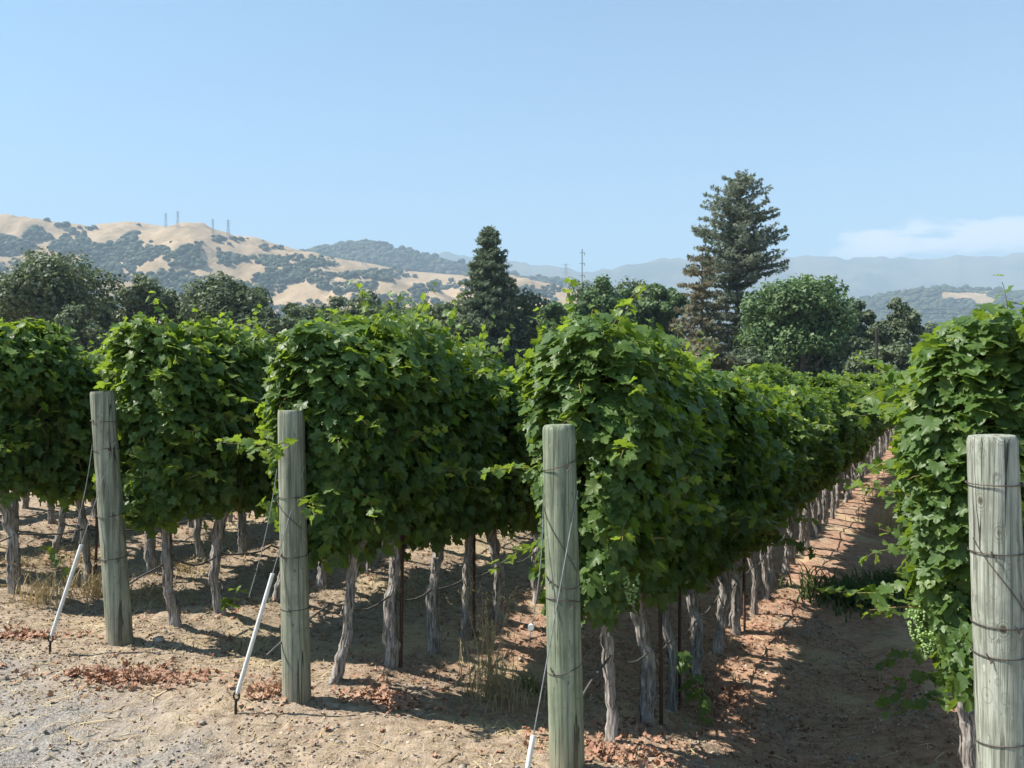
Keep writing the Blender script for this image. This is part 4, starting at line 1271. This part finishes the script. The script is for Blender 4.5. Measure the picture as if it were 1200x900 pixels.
for (row, r, hgt, lean, mat, lab, wraps) in POSTS:
    x, y = POST_AT[row]
    z = float(ground_z(x, y))
    lean = (lean[0] * hgt / 1.0, lean[1] * hgt)
    root = empty('fence_post', (x, y, z))
    root.name = 'end_post'
    b = MB()
    rg = np.random.default_rng(row + 5)
    zs = np.concatenate([[-0.25], np.linspace(0, hgt - 0.03, 30), [hgt - 0.012, hgt]])
    rr = np.full(len(zs), r) * np.linspace(1.06, 0.96, len(zs)) * (1 + 0.008 * rg.normal(size=len(zs)))
    rr[-2] *= 0.985
    rr[-1] *= 0.86 if row == 3 else 0.93
    ph = rg.uniform(0, 6, 3)
    rf = lambda uu, ang: 1 + 0.022 * np.sin(2 * ang + ph[0]) + 0.008 * np.sin(5 * ang + ph[1] + uu)
    b.tube(np.array([axis_pt(hgt, lean, q) for q in zs]), rr, 40, ridge=rf)
    o = b.build('timber', mat, root, smooth=True)
    o.data.polygons.foreach_set('use_smooth', [len(p.vertices) == 4 for p in o.data.polygons])
    for k, wz in enumerate(wraps):
        wb = MB()
        a = np.linspace(0, 2 * np.pi, 30)
        tilt = rg.normal() * 0.02
        c_ = axis_pt(hgt, lean, wz)
        R_ = r * 1.035 + 0.0015
        wb.tube(np.stack([c_[0] + R_ * np.cos(a), c_[1] + R_ * np.sin(a), c_[2] + tilt * np.cos(a + k)], -1), 0.0028, 6, cap=False)
        # twisted end and a staple
        a1 = rg.uniform(3.6, 5.6)
        p_ = c_ + np.array([math.cos(a1), math.sin(a1), 0]) * (R_ + 0.003)
        wb.tube([p_, p_ + np.array([0.012, -0.012, -0.012]), p_ + np.array([0.004, -0.016, -0.028])], 0.0032, 5)
        wb.tube([p_ + np.array([-0.006, 0, 0.014]), p_ + np.array([0, -0.006, 0.0]), p_ + np.array([0.006, 0, -0.014])], 0.0035, 5)
        wb.build('wire_wrap', M_WRAP, root)
    # slack diagonal wire crossing the face of the post
    if row in (3, 4, 2):
        a = np.linspace(3.3, 5.6, 14)
        zz = np.linspace(1.48, 1.12, 14) if row != 2 else np.linspace(1.36, 1.15, 14)
        wb = MB()
        wb.tube(np.array([axis_pt(hgt, lean, q) + np.array([math.cos(t_), math.sin(t_), 0]) * (r * 1.03 + 0.004) for q, t_ in zip(zz, a)]), 0.0024, 5)
        wb.build('diagonal_wire', M_WRAP, root)
    tag(root, lab, 'post', 'wooden end posts')

    # guy wire with a white sleeve down to a ground anchor
    tops = axis_pt(hgt, lean, 1.56) + np.array([x, y, z]) + np.array([r * 1.0, -r * 0.45, 0])
    anc = {1: (57, 766), 2: (275, 846), 3: (612, 960), 4: None, 0: None}[row]
    if anc is not None:
        dy = 960 * (EYE - (z - 0.02)) / (anc[1] - HOR)
        ax, ay = (anc[0] - 600) / F * dy, dy
        if row == 1:
            ax, ay = (anc[0] - 600) / F * 6.05, 6.05
        az_ = float(ground_z(ax, ay))
        base = np.array([ax, ay, az_])
        root = empty('guy_anchor', tuple(base))
        t0 = tops - base
        bz = t0[2] / np.linalg.norm(t0)
        rodtop = np.array([0.005, 0.0, 0.115])
        b = MB()
        b.tube([(0, 0, -0.1), (0, 0, 0.05), rodtop - np.array([0.002, 0, 0.02])], 0.009, 8)
        a = np.linspace(0, 2 * np.pi, 14)
        b.tube(np.stack([rodtop[0] + 0.018 * np.cos(a), np.full(14, rodtop[1]), rodtop[2] + 0.028 * np.sin(a)], -1), 0.006, 6, cap=False)
        b.build('anchor_eye', M_IRON, root)
        d_ = t0 - rodtop
        Lg = np.linalg.norm(d_)
        u0, u1 = 0.02 / Lg, (0.70 if row == 1 else 0.78) / Lg
        if row == 3:
            u1 = 0.27 / Lg
        b = MB(); b.tube([rodtop + d_ * u0, rodtop + d_ * u1], 0.0135, 12); b.build('white_sleeve', M_PVC, root, smooth=True)
        b = MB(); b.tube([rodtop + d_ * (u1 - 0.02), rodtop + d_ * 0.6 , rodtop + d_], 0.0034, 6); b.build('wire', M_WIRE, root)
        tag(root, {1: 'white-sleeved guy wire running down from the leaning post', 2: 'white-sleeved guy wire running down from the grey-green post',
                   3: 'white-sleeved guy wire cut by the frame under the mossy green post'}[row], 'guy wire', 'guy wires of the end posts')
    # a second, slack wire hanging from the post's other side
    if row in (1, 2, 3):
        b = MB()
        s0 = axis_pt(hgt, lean, 1.54) + np.array([x, y, z]) + np.array([-r * 1.03, -0.02, 0])
        ex, ey = {1: (82, 640), 2: (291, 700), 3: (621, 748)}[row]
        dpt = y - 0.12
        e0 = np.array([(ex - 600) / F * dpt, dpt, EYE - (ey - HOR) * dpt / F])
        ts = np.linspace(0, 1, 8)[:, None]
        b.tube(s0 + (e0 - s0) * ts + np.array([0.02, 0, 0]) * np.sin(np.pi * ts), 0.003, 6)
        root = empty('slack_wire', tuple(s0)); 
        o = b.build('strand', M_WIRE, root)
        o.location = (-s0[0], -s0[1], -s0[2])
        dk = MB()
        c_ = s0 + (e0 - s0) * {1: 0.97, 2: 0.80, 3: 0.93}[row] - s0
        rk = 0.017 if row == 3 else 0.011
        dk.tube([c_ + np.array([0, -0.008, 0]), c_ + np.array([0.003, 0.008, 0.002])], rk, 14)
        dk.build('tension_clip', M_PVC if row == 3 else M_IRON, root)
        tag(root, {1: 'slack wire hanging beside the leaning post', 2: 'slack wire with a small dark clip beside the grey-green post',
                   3: 'slack wire with a round pale clip beside the mossy green post'}[row], 'wire', 'slack wires at the end posts')

# straight guy at the pale post's far side
x, y = POST_AT[4]; z = float(ground_z(x, y))
b = MB()
b.tube([(x - 0.03, y - 0.085, z + 1.35), (x + 0.095, y - 0.14, z + 0.85), (x + 0.20, y - 0.2, z + 0.35)], 0.0036, 6)
tag(b.build('guy_wire', M_WIRE), 'thin bright guy wire running down beside the pale knotty post', 'guy wire', 'guy wires of the end posts')

# ------------------------------------------------------------------ litter, stones and dry grass
def scatter_xy(n, rg, fn, xr=(-7, 3.5), yr=(3.3, 14)):
    out_ = []
    while sum(len(q) for q in out_) < n:
        x = rg.uniform(*xr, 6000); y = rg.uniform(*yr, 6000)
        s, t = st_of(x, y)
        keep = rg.uniform(size=6000) < fn(x, y, s, t)
        out_.append(np.stack([x[keep], y[keep]], -1))
    return np.concatenate(out_)[:n]


def rowdist(t):
    return np.abs(np.mod(t / 1.98 + 0.5, 1.0) - 0.5) * 1.98


rg = np.random.default_rng(55)
# straw and twigs
n = 34000
xy = scatter_xy(n, rg, lambda x, y, s, t: 0.25 + 0.75 * sstep(fbm(x * 0.9, y * 0.9, 3, 61), -0.1, 0.3))
zz = ground_z(xy[:, 0], xy[:, 1])
STR = np.array([(-0.5, -0.5, 0), (0.5, -0.5, 0), (0.5, 0.0, 0.35), (0.35, 0.5, 0.1), (-0.35, 0.5, 0.1), (-0.5, 0.0, 0.35)])
b = MB()
a = rg.uniform(0, 2 * np.pi, n)
rot = frames(np.array([0, 0, 1.0]) + rg.normal(size=(n, 3)) * 0.22, np.stack([np.cos(a), np.sin(a), rg.normal(size=n) * 0.15], -1))
L = rg.uniform(0.02, 0.085, n) * np.where(rg.uniform(size=n) < 0.06, 2.2, 1)
tv = STR * np.array([0.055, 1, 0.10])
b.inst(tv, np.array([(0, 1, 2, 5), (5, 2, 3, 4)]), np.stack([xy[:, 0], xy[:, 1], zz + 0.005], -1), rot, L, np.clip(rg.normal(size=n) * 0.25 + 0.5, 0, 1))
tag(b.build('straw_litter', M_STRAW), 'scattered dry straw on the bare soil', 'straw', kind='stuff')

# fallen vine leaves: under the rows and in drifts
DL = []
for k in range(4):
    v, f = LEAVES_LO[k]
    v = v.copy()
    rr = np.hypot(v[:, 0], v[:, 1])
    v[:, 2] = 0.75 * rr ** 2 * (1 if k % 2 else -0.8) + 0.25 * np.sin(9 * v[:, 0] + k) * rr
    DL.append((v, f))


def drift(name, xy, sizes, tints, lift, label, seed):
    rg = np.random.default_rng(seed)
    n = len(xy)
    zz = ground_z(xy[:, 0], xy[:, 1])
    b = MB()
    rot = frames(np.array([0, 0, 1.0]) + rg.normal(size=(n, 3)) * 0.5, rg.normal(size=(n, 3)))
    pos = np.stack([xy[:, 0], xy[:, 1], zz + lift], -1)
    for k in range(4):
        mk = np.arange(n) % 4 == k
        b.inst(DL[k][0], DL[k][1], pos[mk], rot[mk], sizes[mk], tints[mk])
    tag(b.build(name, M_DEAD), label, 'fallen leaves', kind='stuff')


n = 3000
xy = scatter_xy(n, rg, lambda x, y, s, t: 0.03 + sstep(s, -0.1, 0.8) * (0.12 + 0.92 * (1 - sstep(rowdist(t), 0.15, 0.75))) * (0.25 + 0.75 * sstep(t, -3, -0.5)) * sstep(fbm(x * 1.3, y * 1.3, 3, 71), -0.35, 0.15))
drift('fallen_leaves', xy, rg.uniform(0.018, 0.045, n), np.clip(rg.normal(size=n) * 0.25 + 0.5, 0, 1), 0.008 + 0.012 * rg.uniform(size=n), 'dry red-brown leaves scattered under the vine rows', 81)


def at_px(px, py):
    """point of the ground seen at a photograph pixel"""
    d_ = ray(px, py)
    t = 3.0
    for _ in range(60):
        z = EYE + d_[2] * t
        gz = float(ground_z(d_[0] * t, t))
        t += (z - gz) / (-d_[2] + 1e-6) * 0.7
    return d_[0] * t, t


for (px, py, wx, wy, n, tn, lab) in [(a_, b_, c_, d_, int(e_ * 1.5), f_, g_) for a_, b_, c_, d_, e_, f_, g_ in ((150, 796, 0.42, 0.09, 330, 0.40, 'long drift of red dry leaves on the open soil'),
                                     (15, 748, 0.26, 0.08, 170, 0.40, 'drift of red dry leaves at the frame edge by the first sleeve'),
                                     (318, 812, 0.13, 0.10, 120, 0.65, 'small heap of tan dry leaves at the foot of the grey-green post'),
                                     (450, 822, 0.25, 0.12, 160, 0.55, 'loose heap of brown leaves between the grey-green and mossy posts'),
                                     (700, 885, 0.40, 0.22, 130, 0.30, 'red dry leaves around the foot of the mossy green post'),
                                     (840, 820, 0.45, 0.5, 240, 0.25, 'red dry leaves on the sunlit strip beside the vine row'))]:
    cx, cy = at_px(px, py)
    xy = np.stack([cx + wx * np.clip(rg.standard_t(4, n) * 0.5, -2.2, 2.2), cy + wy * np.clip(rg.standard_t(3, n) * 0.6, -4, 4)], -1)
    drift('leaf_drift', xy, rg.uniform(0.02, 0.048, n), np.clip(rg.normal(size=n) * 0.2 + tn, 0, 1), 0.008 + 0.03 * rg.uniform(size=n) ** 1.5, lab, int(px))

# broken bits of bark, chaff and dark leaf crumbs
n = 34000
xy = scatter_xy(n, rg, lambda x, y, s, t: 0.2 + 0.8 * sstep(fbm(x * 1.4, y * 1.4, 3, 95), -0.15, 0.25))
zz = ground_z(xy[:, 0], xy[:, 1])
b = MB()
rot = frames(np.array([0, 0, 1.0]) + rg.normal(size=(n, 3)) * 0.5, rg.normal(size=(n, 3)))
b.inst(np.array([(-0.5, -0.4, 0), (0.45, -0.55, 0.2), (0.5, 0.5, -0.1), (-0.3, 0.6, 0.25)]), np.array([(0, 1, 2), (0, 2, 3)]), np.stack([xy[:, 0], xy[:, 1], zz + 0.004], -1), rot,
       rg.uniform(0.006, 0.021, n), np.clip(rg.normal(size=n) * 0.2 + 0.62, 0, 1))
M_CHAFF = leaf_mat('chaff', [(0, (0.05, 0.035, 0.027)), (0.45, (0.17, 0.115, 0.08)), (0.8, (0.36, 0.27, 0.19)), (1, (0.50, 0.43, 0.33))], (0.2, 0.14, 0.1), 0.0, (0.1, 0.1, 0.1), 0.8, 0.1)
tag(b.build('ground_chaff', M_CHAFF), 'chaff, bark crumbs and leaf bits on the soil', 'litter', kind='stuff')

# clods and stones
n = 9000
xy = scatter_xy(n, rg, lambda x, y, s, t: 0.15 + 0.85 * sstep(fbm(x * 1.1, y * 1.1, 3, 91), -0.1, 0.25))
zz = ground_z(xy[:, 0], xy[:, 1])
b = MB()
import bmesh
bm = bmesh.new(); bmesh.ops.create_icosphere(bm, subdivisions=1, radius=1.0)
v0 = np.array([q.co for q in bm.verts]); f0 = np.array([[q.index for q in fc.verts] for fc in bm.faces]); bm.free()
sz = rg.uniform(0.004, 0.013, n) * np.where(rg.uniform(size=n) < 0.05, 2.2, 1.0)
for k in range(4):
    mk = np.arange(n) % 4 == k
    v = v0 * rg.uniform(0.65, 1.25, (len(v0), 1)) * np.array([1.2, 1, 0.7])
    nn = mk.sum()
    b.inst(v, f0, np.stack([xy[mk, 0], xy[mk, 1], zz[mk] + 0.002], -1), frames(np.array([0, 0, 1.0]) + rg.normal(size=(nn, 3)) * 0.3, rg.normal(size=(nn, 3))), sz[mk], rg.uniform(size=nn))
tag(b.build('small_stones', M_STONE), 'small stones and clods strewn on the soil', 'stones', kind='stuff')
for (px, py, s_, lab) in ((184, 752, 0.035, 'pale stone lying in the shadow of the leaning post'), (234, 849, 0.02, 'small pale stone on the soil below the leaf drift')):
    cx, cy = at_px(px, py)
    bm = bmesh.new(); bmesh.ops.create_icosphere(bm, subdivisions=3, radius=1.0)
    for q in bm.verts:
        k = 1 + 0.5 * float(fbm(np.array(q.co.x * 1.3 + 5), np.array(q.co.y * 1.3 + q.co.z), 3, 7))
        q.co = Vector((q.co.x * 1.3, q.co.y, q.co.z * 0.75)) * k * s_
    me = bpy.data.meshes.new('stone'); bm.to_mesh(me); bm.free()
    o = link('stone', me, M_STONE); o.location = (cx, cy, float(ground_z(cx, cy)) + s_ * 0.35)
    tag(o, lab, 'stone', 'loose stones')


def tuft(name, px, py, n, hgt, spread, lab, seed, mat=M_STRAW, heads=0.2, tint=0.6, at=None, lean=0.7, cat='grass tuft', group='dry grass tufts', wide=0.0035):
    rg = np.random.default_rng(seed)
    cx, cy = at if at else at_px(px, py)
    cz = float(ground_z(cx, cy))
    root_v = MB()
    for k in range(n):
        a = rg.uniform(0, 2 * np.pi); r_ = spread * abs(rg.normal()) * 0.75
        x0_, y0_ = r_ * math.cos(a), r_ * math.sin(a)
        z0_ = float(ground_z(cx + x0_, cy + y0_, True)) - cz - 0.01
        H_ = hgt * rg.uniform(0.35, 1.0)
        ln = lean * H_ * rg.uniform(0.1, 1.0)
        la = rg.uniform(0, 2 * np.pi)
        ts = np.linspace(0, 1, 5)
        pts = np.stack([x0_ + ln * math.cos(la) * ts ** 2, y0_ + ln * math.sin(la) * ts ** 2, z0_ + H_ * (ts - 0.18 * ts ** 2 * lean * 2)], -1)
        sa = rg.uniform(0, np.pi)
        wd = np.array([math.cos(sa), math.sin(sa), 0]) * wide
        prof_ = np.array([1, 1, 0.85, 0.6, 0.12])[:, None]
        root_v.add(np.vstack([pts - wd * prof_, pts + wd * prof_]), [(i, 5 + i, 6 + i, i + 1) for i in range(4)], min(1, max(0, tint + 0.2 * rg.normal())))
        if rg.uniform() < heads:
            p_ = pts[-1]
            d_ = unit(pts[-1] - pts[-2])
            for q in range(7):
                c_ = p_ - d_ * 0.014 * q + rg.normal(size=3) * 0.005
                s2 = rg.normal(size=3) * 0.004
                root_v.add([c_ - s2, c_ + d_ * 0.006 + s2, c_ + d_ * 0.020, c_ + d_ * 0.008 - s2 * 1.5 + np.array([0, 0, .004])], [(0, 1, 2, 3)], min(1, tint + 0.15))
    o = root_v.build(name, mat)
    o.location = (cx, cy, cz)
    if spread >= 0.26:      # a spread of growth nobody could count
        return tag(o, lab, cat, kind='stuff')
    return tag(o, lab, cat, group)


tuft('grass_tuft', 582, 822, 260, 0.36, 0.26, 'low straw-coloured grass tuft between the grey-green and mossy posts', 1)
tuft('grass_tuft', 575, 808, 60, 0.95, 0.20, 'tall seeding dry stalks beside the mossy green post', 2, heads=0.85, lean=0.3, wide=0.0028)
tuft('grass_tuft', 622, 812, 90, 0.26, 0.10, 'greenish grass tuft against the foot of the mossy green post', 3, mat=M_WEED, tint=0.75, heads=0)
tuft('grass_tuft', 268, 752, 60, 0.13, 0.13, 'low rusty dried weed between the leaning and grey-green posts', 4, mat=M_DEAD, tint=0.4, heads=0, lean=0.9)
tuft('grass_tuft', 112, 700, 200, 0.36, 0.28, 'thick dry grass at the back of the leaning post', 5)
tuft('grass_tuft', 50, 705, 160, 0.38, 0.30, 'dry grass around the trunks near the first white sleeve', 6)
tuft('grass_tuft', 45, 700, 16, 0.60, 0.12, 'few tall dry stalks near the first white sleeve', 7, heads=0.4, wide=0.0028)
tuft('grass_tuft', 175, 700, 260, 0.18, 0.40, 'low dry grass spread past the leaning post', 8, lean=0.9)
tuft('grass_tuft', 250, 640, 60, 0.4, 0.3, 'dry grass clump in the second gap between the rows', 9)
tuft('grass_tuft', 1005, 708, 900, 0.42, 0.46, 'dark green weed patch in the shade of the alley', 10, mat=M_WEED, tint=0.42, heads=0, lean=0.9, cat='weeds', wide=0.012)
tuft('grass_tuft', 1050, 695, 700, 0.45, 0.42, 'dark green weeds at the foot of the shaded row', 11, mat=M_WEED, tint=0.42, heads=0, lean=0.9, cat='weeds', wide=0.012)
tuft('grass_tuft', 1045, 625, 240, 0.65, 0.45, 'tall dry grass in the shaded side of the alley', 12, lean=0.2)
tuft('grass_tuft', 1048, 590, 240, 0.7, 0.45, 'tall dry grass farther along the shaded side of the alley', 13, lean=0.2)
tuft('grass_tuft', 985, 920, 26, 0.20, 0.20, 'pale green weed with curled stems at the alley mouth', 14, mat=M_WEED, tint=0.8, heads=0.4, lean=0.9, cat='weeds')
tuft('grass_tuft', 905, 925, 22, 0.20, 0.16, 'small pale weed at the bottom edge near the alley', 15, mat=M_WEED, tint=0.8, heads=0.3, lean=0.9, cat='weeds')
tuft('grass_tuft', 965, 830, 22, 0.30, 0.22, 'few thin dry stalks in the shaded alley', 16, heads=0.3, lean=0.25, wide=0.002)
tuft('grass_tuft', 1030, 800, 18, 0.25, 0.25, 'sparse dry stalks deeper in the shaded alley', 17, heads=0.3, lean=0.3, wide=0.002)
for q, (px, py, lab) in enumerate(((215, 668, 'dry straw under the row behind the leaning post'), (90, 655, 'dry straw between the trunks past the first white sleeve'),
                                   (330, 668, 'dry straw in the gap behind the grey-green post'), (470, 700, 'dry straw under the row behind the grey-green post'), (20, 660, 'dry straw at the frame edge between the trunks'))):
    tuft('dry_straw', px, py, 260, 0.16, 0.42, lab, 40 + q, lean=1.2)
# dry grass standing beyond the far row ends
rg = np.random.default_rng(66)
b = MB()
n = 2500
sv = rg.uniform(44, 58, n); tv_ = rg.uniform(-26, 8, n)
for k in range(n):
    x, y = POST[3][0] + ROWDIR[0] * sv[k] + LINEDIR[0] * tv_[k], POST[3][1] + ROWDIR[1] * sv[k] + LINEDIR[1] * tv_[k]
    H_ = rg.uniform(0.3, 0.9)
    a = rg.uniform(0, np.pi); wd = np.array([math.cos(a), math.sin(a), 0]) * 0.02
    p0 = np.array([x, y, -0.05]); p1 = p0 + np.array([rg.normal() * .12, rg.normal() * .12, H_])
    b.add([p0 - wd, p0 + wd, p1], [(0, 1, 2)], rg.uniform(0.2, 0.9))
tag(b.build('dry_grass', M_STRAW), 'dry grass at the far end of the rows', 'grass', kind='stuff')
